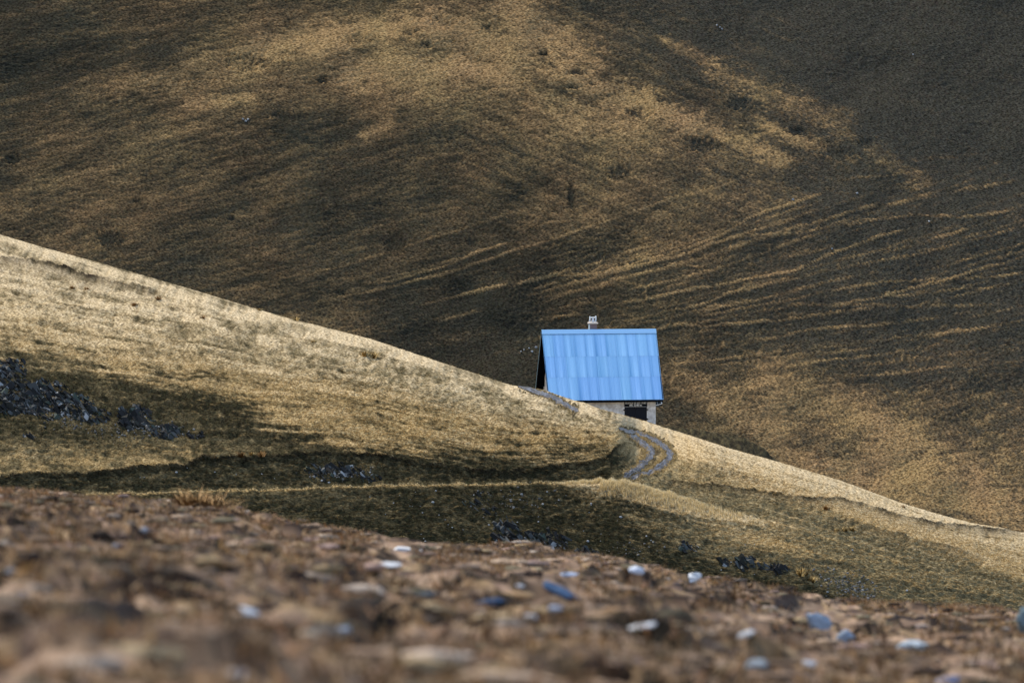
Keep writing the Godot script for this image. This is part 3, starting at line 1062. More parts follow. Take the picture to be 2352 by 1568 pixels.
func build_hut() -> void:
	var hut := Node3D.new()
	hut.name = numbered("mountain_hut")
	tag(hut, "small mountain hut with a steep blue corrugated metal roof and pale walls", "hut")
	add_child(hut)
	var HR := 6.9
	var HD := 2.65
	var RISE := 4.37
	hut.position = at(2395.0 * 0.57422, 1320.0 * 0.57422, 374.0) - Vector3(0, HR, 0)
	hut.rotation.y = deg_to_rad(9.3)
	var wall := plaster()
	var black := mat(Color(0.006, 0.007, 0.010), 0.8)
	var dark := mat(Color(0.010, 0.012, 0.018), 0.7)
	var slope := atan2(RISE, HD)
	var slen := sqrt(RISE * RISE + HD * HD)
	var WX := 3.4
	var WZ := 2.2
	var eave_h := HR - RISE
	var wall_top := HR - (WZ + 0.02) / HD * RISE - 0.12
	# front wall in three pieces round the doorway
	box(hut, "wall", Vector3(1.32 + 3.30, wall_top + 3.0, 0.4), Vector3((1.32 - 3.30) / 2, (wall_top - 3.0) / 2, WZ - 0.2), wall)
	box(hut, "wall", Vector3(WX - 2.82, wall_top + 3.0, 0.4), Vector3((WX + 2.82) / 2, (wall_top - 3.0) / 2, WZ - 0.2), wall)
	box(hut, "wall", Vector3(1.5, wall_top - 2.02, 0.4), Vector3(2.07, (wall_top + 2.02) / 2, WZ - 0.2), wall)
	box(hut, "wall", Vector3(WX + 3.30, wall_top + 3.0, 0.4), Vector3(0.05, (wall_top - 3.0) / 2, -WZ + 0.2), wall)
	# gables
	for s in [-1.0, 1.0]:
		var st := SurfaceTool.new()
		st.begin(Mesh.PRIMITIVE_TRIANGLES)
		var prof := [Vector2(-WZ + 0.4, -3.0), Vector2(-WZ + 0.4, wall_top), Vector2(-WZ + 0.4, wall_top + 0.4), Vector2(0, HR - 0.25), Vector2(WZ - 0.4, wall_top + 0.4), Vector2(WZ - 0.4, wall_top), Vector2(WZ - 0.4, -3.0)]
		prof[2].y = HR - 0.25 - (WZ - 0.4) / HD * RISE
		prof[4].y = prof[2].y
		for face in 2:
			var x: float = s * ((WX if s > 0.0 else 3.30) - (0.0 if face == 0 else 0.35))
			for k in range(1, prof.size() - 1):
				var tri := [prof[0], prof[k], prof[k + 1]]
				if (s < 0.0) != (face == 1):
					tri = [prof[0], prof[k + 1], prof[k]]
				for v in tri:
					st.add_vertex(Vector3(x, v.y, v.x))
		st.generate_normals()
		obj("gable", st.commit(), wall, hut)
	# narrow dark side door in the left gable, seen under the overhang
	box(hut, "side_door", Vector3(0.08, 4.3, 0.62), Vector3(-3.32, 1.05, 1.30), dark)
	# roof: timber deck, eaves boards, corrugated sheets in three courses, ridge cap
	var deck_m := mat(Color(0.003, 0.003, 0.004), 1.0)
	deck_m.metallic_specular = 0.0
	black.metallic_specular = 0.1
	for s in [1.0, -1.0]:
		var plane := Node3D.new()
		var deck := BoxMesh.new()
		deck.size = Vector3(7.54, slen - 0.02, 0.10)
		var d := obj("roof_deck", deck, deck_m, hut)
		var b := Basis(Vector3.UP, 0.0 if s > 0 else PI) * Basis(Vector3.RIGHT, -(PI / 2 - slope))
		d.transform = Transform3D(b, Vector3(0, HR, 0) + b * Vector3(0, -slen / 2, -0.075))
		plane.free()
		var r := RandomNumberGenerator.new()
		r.seed = 4 if s > 0 else 5
		var n := 11
		var w := 7.62 / n
		var cut := [0.0, 0.345, 0.655, 1.0] if s > 0 else [0.0, 1.0]
		var top := 0.18
		var roof_mat := mat(Color.WHITE, 0.42, true, 0.35)
		roof_mat.metallic_specular = 0.5
		for row in cut.size() - 1:
			for k in n:
				var a: float = lerpf(top, slen, cut[row])
				var e: float = lerpf(top, slen, cut[row + 1])
				var f := r.randf_range(0.93, 1.05)
				var tone := Color(0.34 * f, 0.60 * f, 0.87)
				var sh := obj("roof_sheet", roof_sheet(w + 0.02, e - a + 0.06, tone, r), roof_mat, hut)
				sh.transform = Transform3D(b, Vector3(0, HR, 0) + b * Vector3(-3.81 + w * (k + 0.5), -a, 0.010 + 0.010 * (2 - row) + 0.004 * (k % 2)) )
		# verge trims and eaves board
		for e in [-1.0, 1.0]:
			var tr := box(hut, "verge_board", Vector3(0.04, slen, 0.16), Vector3.ZERO, black)
			tr.transform = Transform3D(b, Vector3(0, HR, 0) + b * Vector3(e * 3.785, -slen / 2, -0.06))
		var fas := box(hut, "eaves_board", Vector3(7.60, 0.20, 0.05), Vector3(0, eave_h - 0.105, s * (HD - 0.02)), black)
		fas.rotation.y = 0.0
		var cap := box(hut, "ridge_cap", Vector3(7.64, 0.32, 0.012), Vector3.ZERO, mat(Color(0.37, 0.61, 0.85), 0.45, false, 0.35))
		cap.transform = Transform3D(b, Vector3(0, HR + 0.03, 0) + b * Vector3(0, -0.155, 0.075))
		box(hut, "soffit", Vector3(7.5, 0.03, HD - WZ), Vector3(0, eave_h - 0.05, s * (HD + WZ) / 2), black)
	# double door, set back, with boards
	var door_m := mat(Color(0.008, 0.010, 0.016), 0.55)
	for s in [-1.0, 1.0]:
		var leaf := Node3D.new()
		leaf.name = "door"
		hut.add_child(leaf, true)
		leaf.position = Vector3(2.07 + s * 0.375, 1.05, WZ - 0.10)
		for k in 5:
			box(leaf, "plank", Vector3(0.143, 1.92, 0.04 + 0.006 * (k % 2)), Vector3(-0.296 + 0.148 * k, 0, 0), door_m)
		for hy in [0.75, 0.14]:
			box(leaf, "hinge", Vector3(0.10, 0.07, 0.08), Vector3(s * 0.40, hy, 0.09), black)
	# name board over the door
	var board := Node3D.new()
	board.name = "sign"
	hut.add_child(board)
	board.position = Vector3(2.07, 2.185, WZ + 0.025)
	box(board, "panel", Vector3(1.52, 0.35, 0.04), Vector3.ZERO, black)
	var white := mat(Color(0.86, 0.88, 0.88), 0.7)
	box(board, "rule", Vector3(1.50, 0.020, 0.03), Vector3(0, -0.186, 0.012), mat(Color(0.45, 0.46, 0.46), 0.7))
	for e in [["REFUGE DU RIF-TORT", "Droid Serif", 0.060, 1.42, 700], ["Alt. 2240 m.", "Droid Sans", -0.085, 0.85, 600]]:
		var tm := TextMesh.new()
		var f := SystemFont.new()
		f.font_names = PackedStringArray([e[1]])
		f.font_weight = e[4]
		tm.font = f
		tm.text = e[0]
		tm.font_size = 32
		tm.pixel_size = 0.0042
		tm.depth = 0.01
		var o := obj("lettering", tm, white, board)
		var sz := tm.get_aabb().size
		o.position = Vector3(0, e[2], 0.028)
		o.scale = Vector3(e[3] / maxf(sz.x, 0.01), 0.135 / maxf(sz.y, 0.01), 1.0)
	# small white lamp on the wall
	var lamp_ := SphereMesh.new()
	lamp_.radius = 0.05
	lamp_.height = 0.10
	lamp_.radial_segments = 10
	lamp_.rings = 6
	var lo := obj("wall_light", lamp_, white, hut)
	lo.position = Vector3(0.78, 2.01, WZ + 0.05)
	# open flap of dark glass in a white frame on the right side wall
	var flap := Node3D.new()
	flap.name = "window_flap"
	hut.add_child(flap)
	flap.position = Vector3(WX, 2.03, 1.9)
	var glass := mat(Color(0.02, 0.03, 0.035), 0.2)
	box(flap, "glass", Vector3(0.50, 0.02, 0.55), Vector3(0.24, 0.12, -0.28), glass, Vector3(0.55, 0, 0.26))
	box(flap, "frame", Vector3(0.52, 0.035, 0.03), Vector3(0.24, 0.07, 0.02), white, Vector3(0, 0, 0.26))
	box(flap, "frame", Vector3(0.05, 0.035, 0.30), Vector3(0.455, 0.215, -0.12), white, Vector3(0.55, 0, 0.6))
	box(flap, "glazing_bar", Vector3(0.012, 0.012, 0.5), Vector3(0.22, 0.13, -0.25), white, Vector3(0.55, 0, 0.2))
	# chimney
	var ch := Node3D.new()
	ch.name = "chimney"
	hut.add_child(ch)
	ch.position = Vector3(-0.34, HR, -0.30)
	box(ch, "stack", Vector3(0.46, 1.2, 0.46), Vector3(0, -0.16, 0), mat(Color(0.20, 0.155, 0.16), 0.95))
	box(ch, "left_layer", Vector3(0.03, 1.19, 0.465), Vector3(-0.24, -0.155, 0), mat(Color(0.34, 0.40, 0.43), 0.95))  # paler grey layer on the left side of the stack
	box(ch, "flashing", Vector3(0.50, 0.10, 0.50), Vector3(0.03, 0.02, 0.0), mat(Color(0.7, 0.74, 0.76), 0.5))
	var st2 := SurfaceTool.new()
	st2.begin(Mesh.PRIMITIVE_TRIANGLES)
	st2.set_smooth_group(-1)
	var rings := [[0.29, 0.42], [0.31, 0.46], [0.31, 0.50], [0.13, 0.60]]
	for k in rings.size():
		var ra: float = rings[k][0]
		var ya: float = rings[k][1]
		var rb: float = rings[(k + 1) % 4][0]
		var yb: float = rings[(k + 1) % 4][1]
		for q in 4:
			var a0 := PI / 4 + PI / 2 * q
			var a1 := a0 + PI / 2
			var c := sqrt(2.0)
			var v := [Vector3(cos(a0) * ra * c, ya, sin(a0) * ra * c), Vector3(cos(a1) * ra * c, ya, sin(a1) * ra * c), Vector3(cos(a1) * rb * c, yb, sin(a1) * rb * c), Vector3(cos(a0) * rb * c, yb, sin(a0) * rb * c)]
			for t in [0, 1, 2, 0, 2, 3]:
				st2.add_vertex(v[t])
	st2.generate_normals()
	obj("cap", st2.commit(), mat(Color(0.52, 0.47, 0.42), 0.9), ch)
	var cowl := Node3D.new()
	cowl.name = "cowl"
	ch.add_child(cowl)
	cowl.position = Vector3(0.0, 0.58, 0)
	var tin := mat(Color(0.85, 0.86, 0.84), 0.6)
	for s in [-1.0, 1.0]:
		var cy := CylinderMesh.new()
		cy.top_radius = 0.045
		cy.bottom_radius = 0.045
		cy.height = 0.25
		cy.radial_segments = 10
		cy.rings = 1
		var o := obj("upright_pipe", cy, tin, cowl)
		o.position = Vector3(s * 0.195, 0.225 + 0.01 * s, 0)
		var cy2 := CylinderMesh.new()
		cy2.top_radius = 0.055
		cy2.bottom_radius = 0.06
		cy2.height = 0.09
		cy2.radial_segments = 10
		cy2.rings = 1
		var o3 := obj("foot", cy2, mat(Color(0.6, 0.64, 0.68), 0.5, false, 0.3), cowl)
		o3.position = Vector3(s * 0.19 - 0.02, 0.055, 0.01)
	var bar := CylinderMesh.new()
	bar.top_radius = 0.043
	bar.bottom_radius = 0.043
	bar.height = 0.40
	bar.radial_segments = 10
	bar.rings = 1
	var ob := obj("cross_pipe", bar, tin, cowl)
	ob.position = Vector3(0, 0.255, 0)
	ob.rotation.z = PI / 2
	var neck := CylinderMesh.new()
	neck.top_radius = 0.05
	neck.bottom_radius = 0.09
	neck.height = 0.22
	neck.radial_segments = 10
	neck.rings = 1
	var on := obj("neck", neck, mat(Color(0.72, 0.72, 0.74), 0.6), cowl)
	on.position = Vector3(0, 0.11, 0)


# ---------------------------------------------------------------- the cart track
func rut(pts: Array, width: float, seed_: int, mud := false) -> ArrayMesh:
	var line := Curve2D.new()
	for k in pts.size():
		var a: Vector2 = pts[maxi(k - 1, 0)]
		var b: Vector2 = pts[mini(k + 1, pts.size() - 1)]
		line.add_point(pts[k], (a - b) / 6.0, (b - a) / 6.0)
	var st := SurfaceTool.new()
	st.begin(Mesh.PRIMITIVE_TRIANGLES)
	var length := line.get_baked_length()
	var n := int(length / 1.5)
	var across := 8
	var r := RandomNumberGenerator.new()
	r.seed = seed_
	var rows := []
	for k in n + 1:
		var q := line.sample_baked(length * k / n)
		var fwd := (line.sample_baked(minf(length, length * k / n + 3.0)) - line.sample_baked(maxf(0.0, length * k / n - 3.0))).normalized()
		var side := Vector2(-fwd.y, fwd.x)
		var taper := minf(1.0, minf(k, n - k) / 5.0)
		# the track lies nearly flat, so its width shows most where it runs towards us
		var half := width * 0.5 * taper * (0.45 + 0.55 * absf(fwd.y)) * (0.82 + 0.5 * n2.get_noise_2d(k * 0.20, seed_) + 0.25 * n2.get_noise_2d(k * 0.9, seed_ + 40.0))
		var row := []
		for i in across + 1:
			var t := i / float(across) * 2.0 - 1.0
			var s := q + side * half * (t + 0.12 * n2.get_noise_2d(k * 0.4, i * 0.8))
			var p := spur_point(s.x, s.y)
			var b := 0.030 + 0.008 * n2.get_noise_2d(k * 0.4, i * 0.9)
			row.append([p + Vector3(0, b, 0), n2.get_noise_2d(k * 0.10, i * 0.35 + seed_)])
		rows.append(row)
	for k in n:
		for i in across:
			var f: Array = [rows[k][i], rows[k][i + 1], rows[k + 1][i + 1], rows[k + 1][i]]
			for t in [0, 1, 2, 0, 2, 3]:
				var v: float = clampf(0.55 + 1.9 * f[t][1] + r.randf_range(-0.25, 0.25), 0.0, 1.0)
				var c := Color(0.055, 0.045, 0.034).lerp(Color(0.15, 0.153, 0.18), v * v)  # the bluish tone paints in sky reflected by the wet rut
				if mud:
					c = Color(0.075, 0.060, 0.036).lerp(Color(0.20, 0.16, 0.085), v)
				st.set_color(c)
				st.add_vertex(f[t][0] - (Vector3(0, 0.016, 0) if mud else Vector3.ZERO))
	st.index()
	st.generate_normals()
	return st.commit()


func crop7(list: Array) -> Array:
	var out := []
	for p in list:
		out.append(Vector2((2300.0 + p[0] / 3.92) * 0.57422, (1600.0 + p[1] / 3.92) * 0.57422))
	return out


func build_track() -> void:
	var wet := turf_mat(171, 0.06, 512, Vector3(0.25, 0.5, 0.3), 0.45, 4.0)
	wet.roughness = 0.42
	wet.metallic_specular = 0.4
	var parts := [
		[crop7([[830,540],[960,590],[1060,670],[1150,740],[1195,800],[1180,870],[1130,940],[1040,1020],[940,1090],[850,1150],[760,1215]]), 20.0, 3],
		[crop7([[680,442],[850,482],[1050,530],[1180,580],[1300,640],[1400,720],[1475,790],[1490,870],[1460,940],[1390,1000],[1290,1070],[1180,1130],[1040,1180],[860,1225]]), 17.0, 7],
		[[Vector2(1188,884), Vector2(1209,892), Vector2(1240,902), Vector2(1268,912), Vector2(1290,923), Vector2(1310,935), Vector2(1330,946)], 20.0, 11]]
	var labels := ["wet inner wheel rut of the track on the bend", "wet outer wheel rut of the track on the bend", "wet stretch of track beside the hut, left of its eaves"]
	for k in 3:
		var vg := obj("track", rut(parts[k][0], parts[k][1] * (2.3 if k < 2 else 1.8), parts[k][2] + 60, true), spur_mat)
		vg.set_meta("kind", "structure")
		vg.set_meta("label", "trodden earth verge beside a wheel rut")
		var o := obj("track", rut(parts[k][0], parts[k][1], parts[k][2]), wet)
		o.set_meta("kind", "structure")
		o.set_meta("label", labels[k])


# ---------------------------------------------------------------- rock outcrops
func outcrop(label: String, shapes: Array, count: int, size: float, seed_: int) -> void:
	# shapes: ellipses [sheet x, y, half width, half height] over which broken slabs stand out of the turf
	var r := RandomNumberGenerator.new()
	r.seed = seed_
	var st := SurfaceTool.new()
	st.begin(Mesh.PRIMITIVE_TRIANGLES)
	st.set_smooth_group(-1)
	var base := spur_point(shapes[0][0], shapes[0][1])
	var area := 0.0
	for s in shapes:
		area += s[2] * s[3]
	for s in shapes:
		var n := int(count * s[2] * s[3] / area) + 2
		for k in n:
			var a := r.randf() * TAU
			var q := sqrt(r.randf())
			var x: float = s[0] + cos(a) * q * s[2]
			var y: float = s[1] + sin(a) * q * s[3]
			var p := spur_point(x, y) - base
			var nr := spur_normal(x, y)
			var sz := size * (0.25 + 1.1 * pow(r.randf(), 2.2)) * (1.2 - 0.6 * q)
			var tilt := Basis.from_euler(Vector3(r.randf_range(-0.6, 0.2), r.randf_range(-0.4, 0.4), -0.75 + r.randf_range(-0.4, 0.3)))
			var g := r.randf()
			var c := Color(0.028, 0.028, 0.027)
			if g > 0.70:
				c = Color(0.075, 0.080, 0.080)
			if g > 0.94:
				c = Color(0.24, 0.25, 0.255)
			if g < 0.10:
				c = Color(0.05, 0.062, 0.052)
			var hv := []
			for e in 8:
				var v := Vector3(1.0 if e & 1 else -1.0, 1.0 if e & 2 else -1.0, 1.0 if e & 4 else -1.0) * Vector3(0.75, 0.16, 0.40) * sz
				v += Vector3(r.randfn(), r.randfn(), r.randfn()) * 0.13 * sz
				hv.append(p - nr * sz * 0.30 + tilt * v)
			for f in [[0, 1, 3, 2], [5, 4, 6, 7], [4, 0, 2, 6], [1, 5, 7, 3], [2, 3, 7, 6], [4, 5, 1, 0]]:
				var fv := r.randf_range(0.7, 1.3)
				st.set_color(Color(c.r * fv, c.g * fv, c.b * fv))
				for t in [0, 2, 1, 0, 3, 2]:
					st.add_vertex(hv[f[t]])
	st.generate_normals()
	var o := obj("rock_outcrop", st.commit(), rock_mat)
	o.position = base
	tag(o, label, "rock outcrop", "shale outcrops on the spur")


var rock_mat: StandardMaterial3D
var spur_mat: StandardMaterial3D


func build_outcrops() -> void:
	rock_mat = mat(Color.WHITE, 0.85, true)
	rock_mat.metallic_specular = 0.2
	outcrop("large broken shale outcrop at the left edge, below the golden slope", [[25,850,40,26],[60,900,95,32],[130,930,90,32],[30,935,60,20],[215,955,45,18]], 1300, 0.55, 1)
	outcrop("humped grey shale outcrop right of the large left one", [[312,960,38,26]], 190, 0.7, 2)
	outcrop("low broken rocks trailing right from the humped outcrop", [[385,990,40,16],[450,998,24,6]], 150, 0.5, 3)
	outcrop("scatter of grey rock in the dark bank above the road", [[770,1080,70,20],[850,1096,30,12]], 150, 0.45, 4)
	outcrop("dark rock step low on the shaded slope, above the blurred brow", [[1165,1225,32,36],[1250,1245,55,28]], 260, 0.6, 5)
	outcrop("pale speckled boulder half hidden by the blurred brow", [[1347,1275,34,16]], 110, 0.55, 6)
	outcrop("lichen green rock on the lower slope left of the dark crag", [[1583,1258,22,14]], 60, 0.4, 7)
	outcrop("small dark crag on the lower right slope", [[1716,1290,26,17],[1668,1292,11,9],[1775,1303,34,8]], 160, 0.5, 8)
	outcrop("little flat grey rock in the olive turf under the large outcrop", [[70,1000,12,4]], 22, 0.4, 9)
	outcrop("broken stones under the road edge in the middle of the slope", [[1090,1150,34,22],[1130,1175,20,12]], 70, 0.35, 10)


# ---------------------------------------------------------------- loose stones
func stone(label: String, x: float, y: float, w: float, h: float, c: Color, seed_: int, turn: float, group: String) -> void:
	# where the line of sight first meets the uneven ground
	var d := 5.0
	while d < 43.0:
		var q := at(x, y + h * 0.3, d)
		var gpt := at(x, fg_y(x, d), d)
		if q.y <= gpt.y + fg_bump(gpt):
			break
		d += 0.04
	var p := at(x, y, d - 0.05)
	var rx := w / SHEET * K * d * 0.5
	var ry := h / SHEET * K * d * 0.5
	var m := mat(c, 0.85, true)
	var o := obj("stone", rock_mesh(seed_, 13, 8, Vector3(1, 1, 1), 0.42, true), m)
	o.transform = Transform3D(Basis.from_euler(Vector3(0, seed_ * 1.3, 0)).scaled(Vector3(rx, ry * 0.85, rx * 0.75)), p - Vector3(0, ry * 0.15, 0))
	o.rotate_object_local(Vector3.FORWARD, 0.0)
	o.transform.basis = Basis(Vector3.BACK, turn) * o.transform.basis
	tag(o, label, "stone", group)


func build_stones() -> void:
	var g := "loose stones on the blurred near slope"
	var list := STONES
	for k in list.size():
		var e: Array = list[k]
		stone(e[0], e[1], e[2], e[3], e[4], e[5], 300 + k, e[6], g)
	# pale stones strewn on the spur, a pixel or two each
	var proto := rock_mesh(41, 7, 5, Vector3(1, 0.6, 0.8), 0.3)
	var pm := mat(Color(0.30, 0.31, 0.32), 0.8)
	for e in [[62, 840.0, 1500.0, 1122.0, 1262.0, "small pale stone lying on the dark slope under the road", "pale stones strewn under the road"],
			[20, 300.0, 900.0, 1065.0, 1108.0, "small pale stone in the dark bank above the road, left half", "pale stones in the bank above the road"],
			[22, 1500.0, 2100.0, 1230.0, 1370.0, "small pale stone on the lower right slope around the dark crag", "pale stones on the lower right slope"]]:
		for k in e[0]:
			var o := obj("loose_stone", proto, pm)
			var z := 0.04 + 0.09 * pow(rng.randf(), 3.0)
			o.transform = Transform3D(Basis(Vector3.UP, rng.randf() * TAU).scaled(Vector3.ONE * z), spur_point(rng.randf_range(e[1], e[2]), rng.randf_range(e[3], e[4])) + Vector3(0, z * 0.3, 0))
			tag(o, e[5], "stone", e[6])
	# scree
	var list2 := []
	for e in [[1960, 1350, 90, 34, 420], [1470, 1262, 120, 26, 60], [1180, 1155, 90, 40, 90], [130, 950, 150, 36, 260], [330, 985, 110, 20, 160], [780, 1085, 90, 16, 120]]:
		for k in e[4]:
			var x: float = e[0] + rng.randfn() * e[2] * 0.45
			var y: float = e[1] + rng.randfn() * e[3] * 0.45 + (x - e[0]) * 0.35 * (1.0 if e[0] > 1900 or e[0] < 200 else 0.0)
			var z := 0.03 + 0.10 * pow(rng.randf(), 2.5)
			var f := rng.randf_range(0.3, 1.2)
			list2.append([Transform3D(Basis.from_euler(Vector3(rng.randf() * 0.6, rng.randf() * TAU, rng.randf() * 0.6)).scaled(Vector3.ONE * z), spur_point(x, y) + Vector3(0, z * 0.3, 0)), Color(0.17 * f, 0.165 * f, 0.155 * f)])
	var sc := scatter("scree", proto, mat(Color.WHITE, 0.7, true), list2)
	sc.set_meta("label", "fine grey scree and chips in the dark slope")


# ---------------------------------------------------------------- grass
func clump(blades: int, radius: float, height: float, width: float, lean: float, seed_: int) -> ArrayMesh:
	var r := RandomNumberGenerator.new()
	r.seed = seed_
	var v := PackedVector3Array()
	var nn := PackedVector3Array()
	var c := PackedColorArray()
	for k in blades:
		var a := r.randf() * TAU
		var q := sqrt(r.randf()) * radius
		var b := Vector3(cos(a) * q, -0.02, sin(a) * q)
		var h := height * r.randf_range(0.55, 1.1)
		var dir := Vector3(r.randfn() * lean, 1.0, r.randfn() * lean).normalized()
		var side := Vector3(cos(a + 1.3), 0, sin(a * 3.0)).normalized() * width * 0.5
		var tip := b + dir * h
		var midp := b + dir * h * 0.55 + Vector3(0, h * 0.05, 0)
		var f := r.randf_range(0.7, 1.2)
		for t in [b - side, midp - side * 0.8, b + side, b + side, midp - side * 0.8, midp + side * 0.8, midp - side * 0.8, tip, midp + side * 0.8]:
			v.append(t)
			nn.append((Vector3(dir.x * 0.6, 1.0, dir.z * 0.6 + 0.25)).normalized())
			c.append(Color(f, f * r.randf_range(0.96, 1.02), f * r.randf_range(0.9, 1.0)))
	var arr := []
	arr.resize(Mesh.ARRAY_MAX)
	arr[Mesh.ARRAY_VERTEX] = v
	arr[Mesh.ARRAY_NORMAL] = nn
	arr[Mesh.ARRAY_COLOR] = c
	var m := ArrayMesh.new()
	m.add_surface_from_arrays(Mesh.PRIMITIVE_TRIANGLES, arr)
	return m


func build_vegetation() -> void:
	var gm := mat(Color.WHITE, 1.0, true)
	gm.backlight_enabled = true
	gm.backlight = Color(0.9, 0.85, 0.75)
	var hm := mat(Color.WHITE, 1.0, true)
	# --- far hillside: bunches of dry grass and low heath
	var dry := []
	var heath := []
	for k in 70000:
		var i := rng.randi_range(2, FCOLS - 3)
		var j := rng.randi_range(FTOP + 2, FTOP + FROWS - 3)
		var o := j * FCOLS + i
		var g := far_gold[o]
		var p := far_pos[o].lerp(far_pos[o + 1], rng.randf()).lerp(far_pos[o + FCOLS], rng.randf())
		var s := rng.randf_range(0.6, 1.3)
		var b := Basis(Vector3.UP, rng.randf() * TAU).scaled(Vector3(s, s * rng.randf_range(0.7, 1.2), s))
		var f := rng.randf_range(0.75, 1.25)
		var gg := clampf(g + rng.randf_range(-0.12, 0.16), 0.0, 1.0)
		var c := Color(0.034, 0.030, 0.0225).lerp(Color(0.31, 0.213, 0.102), gg * gg * (1.6 - 0.6 * gg))
		c = Color(c.r * f, c.g * f, c.b * f)
		if gg > 0.55 and k % 3 == 0:
			dry.append([Transform3D(b, p), c])
	var a := scatter("hillside_grass", clump(12, 0.16, 0.07, 0.05, 1.1, 5), gm, dry)
	a.set_meta("label", "tufted dry golden grass over the far mountainside")
	# --- spur
	dry = []
	heath = []
	var short := []
	for k in 210000:
		var i := rng.randi_range(2, MCOLS - 3)
		var j := rng.randi_range(MBACK - 3, MBACK + MROWS - 3)
		var o := j * MCOLS + i
		var g := mid_gold[o]
		var pl := mid_pale[o]
		var p := mid_pos[o].lerp(mid_pos[o + 1], rng.randf()).lerp(mid_pos[o + MCOLS], rng.randf())
		var s := rng.randf_range(0.6, 1.25)
		var b := Basis(Vector3.UP, rng.randf() * TAU).scaled(Vector3(s, s * rng.randf_range(0.7, 1.2), s))
		var f := rng.randf_range(0.75, 1.2)
		var near_track := false
		if i > 600 and i < 790:
			var sx := (i + MC0) * SHEET
			var sy := (mid_y0[i] + (j - MBACK) * (mid_y1[i] - mid_y0[i]) / (MROWS - 1)) * SHEET
			near_track = (sx > 1400 and sx < 1560 and sy > 975 and sy < 1104) or (sx > 1180 and sx < 1345 and absf(sy - 885.0 - (sx - 1190.0) * 0.44) < 14.0)
		if near_track:
			s *= 0.45
			b = b.scaled(Vector3(0.7, 0.45, 0.7))
		var gg := ss(0.12, 0.80, clampf(g + rng.randf_range(-0.10, 0.18), 0.0, 1.0))
		var c := Color(0.036, 0.034, 0.021).lerp(Color(0.235, 0.190, 0.104), mid_olive[o])
		c = c.lerp(Color(0.48, 0.355, 0.18).lerp(Color(0.70, 0.60, 0.41), clampf(pl + rng.randf_range(-0.25, 0.25), 0.0, 1.0)), gg)
		c = Color(c.r * f, c.g * f, c.b * f)
		if pl > 0.45 and k % 4 != 0:
			continue
		if gg > 0.35:
			dry.append([Transform3D(b, p), c])
		elif k % 2 == 0:
			heath.append([Transform3D(b, p), c])
	a = scatter("spur_grass", clump(14, 0.11, 0.065, 0.020, 1.0, 8), gm, dry)
	a.set_meta("label", "short bleached grass on the sunlit side of the spur")
	a = scatter("spur_heath", clump(12, 0.12, 0.06, 0.030, 1.0, 9), gm, heath)
	a.set_meta("label", "dark heath and moss on the steep flank of the spur")
	# --- tall pale grass along the road edge
	var tall := []
	for k in 5200:
		var x := 1450.0 + 85.0 * rng.randfn() + 60.0 * rng.randf()
		if rng.randf() < 0.25:
			x = rng.randf_range(120.0, 1330.0)
		var y := along(fringe, x) + absf(rng.randfn()) * (13.0 if x > 1380.0 else 1.2) - 1.5
		var s := rng.randf_range(0.6, 1.3) * clampf(0.28 + (x - 1270.0) / 160.0, 0.28, 0.85)
		var f := rng.randf_range(0.8, 1.15)
		tall.append([Transform3D(Basis(Vector3.UP, rng.randf() * TAU).scaled(Vector3.ONE * s), spur_point(x, y)), Color(0.78 * f, 0.70 * f, 0.50 * f)])
	# ragged grass along and between the ruts
	var mids := crop7([[960,530],[1060,590],[1180,650],[1290,720],[1370,790],[1400,870],[1340,930],[1260,980],[1190,1040],[1100,1110]])
	var outs := crop7([[1000,505],[1180,540],[1330,600],[1450,680],[1560,790],[1580,880],[1540,970],[1440,1050],[1330,1110],[1180,1180],[1000,1235]])
	var ins := crop7([[800,560],[930,620],[1030,700],[1100,770],[1125,850],[1080,920],[980,1010],[860,1080],[760,1150]])
	for k in 1500:
		var line: Array = [mids, outs, ins][k % 3]
		var u := rng.randf() * (line.size() - 1.01)
		var q: Vector2 = line[int(u)].lerp(line[int(u) + 1], u - int(u)) + Vector2(rng.randfn() * (3.5 if k % 3 == 0 else 5.0), rng.randfn() * 1.6)
		var f := rng.randf_range(0.6, 1.1)
		var c := Color(0.42, 0.33, 0.17).lerp(Color(0.70, 0.60, 0.38), rng.randf())
		tall.append([Transform3D(Basis(Vector3.UP, rng.randf() * TAU).scaled(Vector3.ONE * rng.randf_range(0.2, 0.55)), spur_point(q.x, q.y)), Color(c.r * f, c.g * f, c.b * f)])
	a = scatter("tall_grass", clump(12, 0.16, 0.34, 0.014, 0.30, 12), gm, tall)
	a.set_meta("label", "tall pale grass along the outer edge of the road")
	# --- dry grass among the clods of the near slope
	var near := []
	for k in 90000:
		var d := sqrt(lerpf(36.0, 47.0 * 47.0, rng.randf()))
		var x := rng.randf_range(-250.0, 2600.0)
		if clear_of(x, fg_y(x, d)) < 0.9 or in_shade_spot(x, fg_y(x, d)):
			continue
		var f := clampf(0.75 + 0.9 * n3.get_noise_2d(x * 0.07, d * 5.0) + rng.randf_range(-0.25, 0.25), 0.15, 1.2)
		var s := rng.randf_range(0.5, 1.1)
		near.append([Transform3D(Basis(Vector3.UP, rng.randf() * TAU).scaled(Vector3.ONE * s), fg_top(x, d)), (Color(0.44, 0.32, 0.21) if k % 3 else Color(0.36, 0.23, 0.16)) * f])
	a = scatter("dead_grass", clump(12, 0.08, 0.06, 0.008, 1.8, 14), gm, near)
	a.set_meta("label", "thin dead grass among the clods of the near slope")
	# --- single tussocks one can point at
	var tus := clump(90, 0.16, 0.34, 0.02, 0.42, 21)
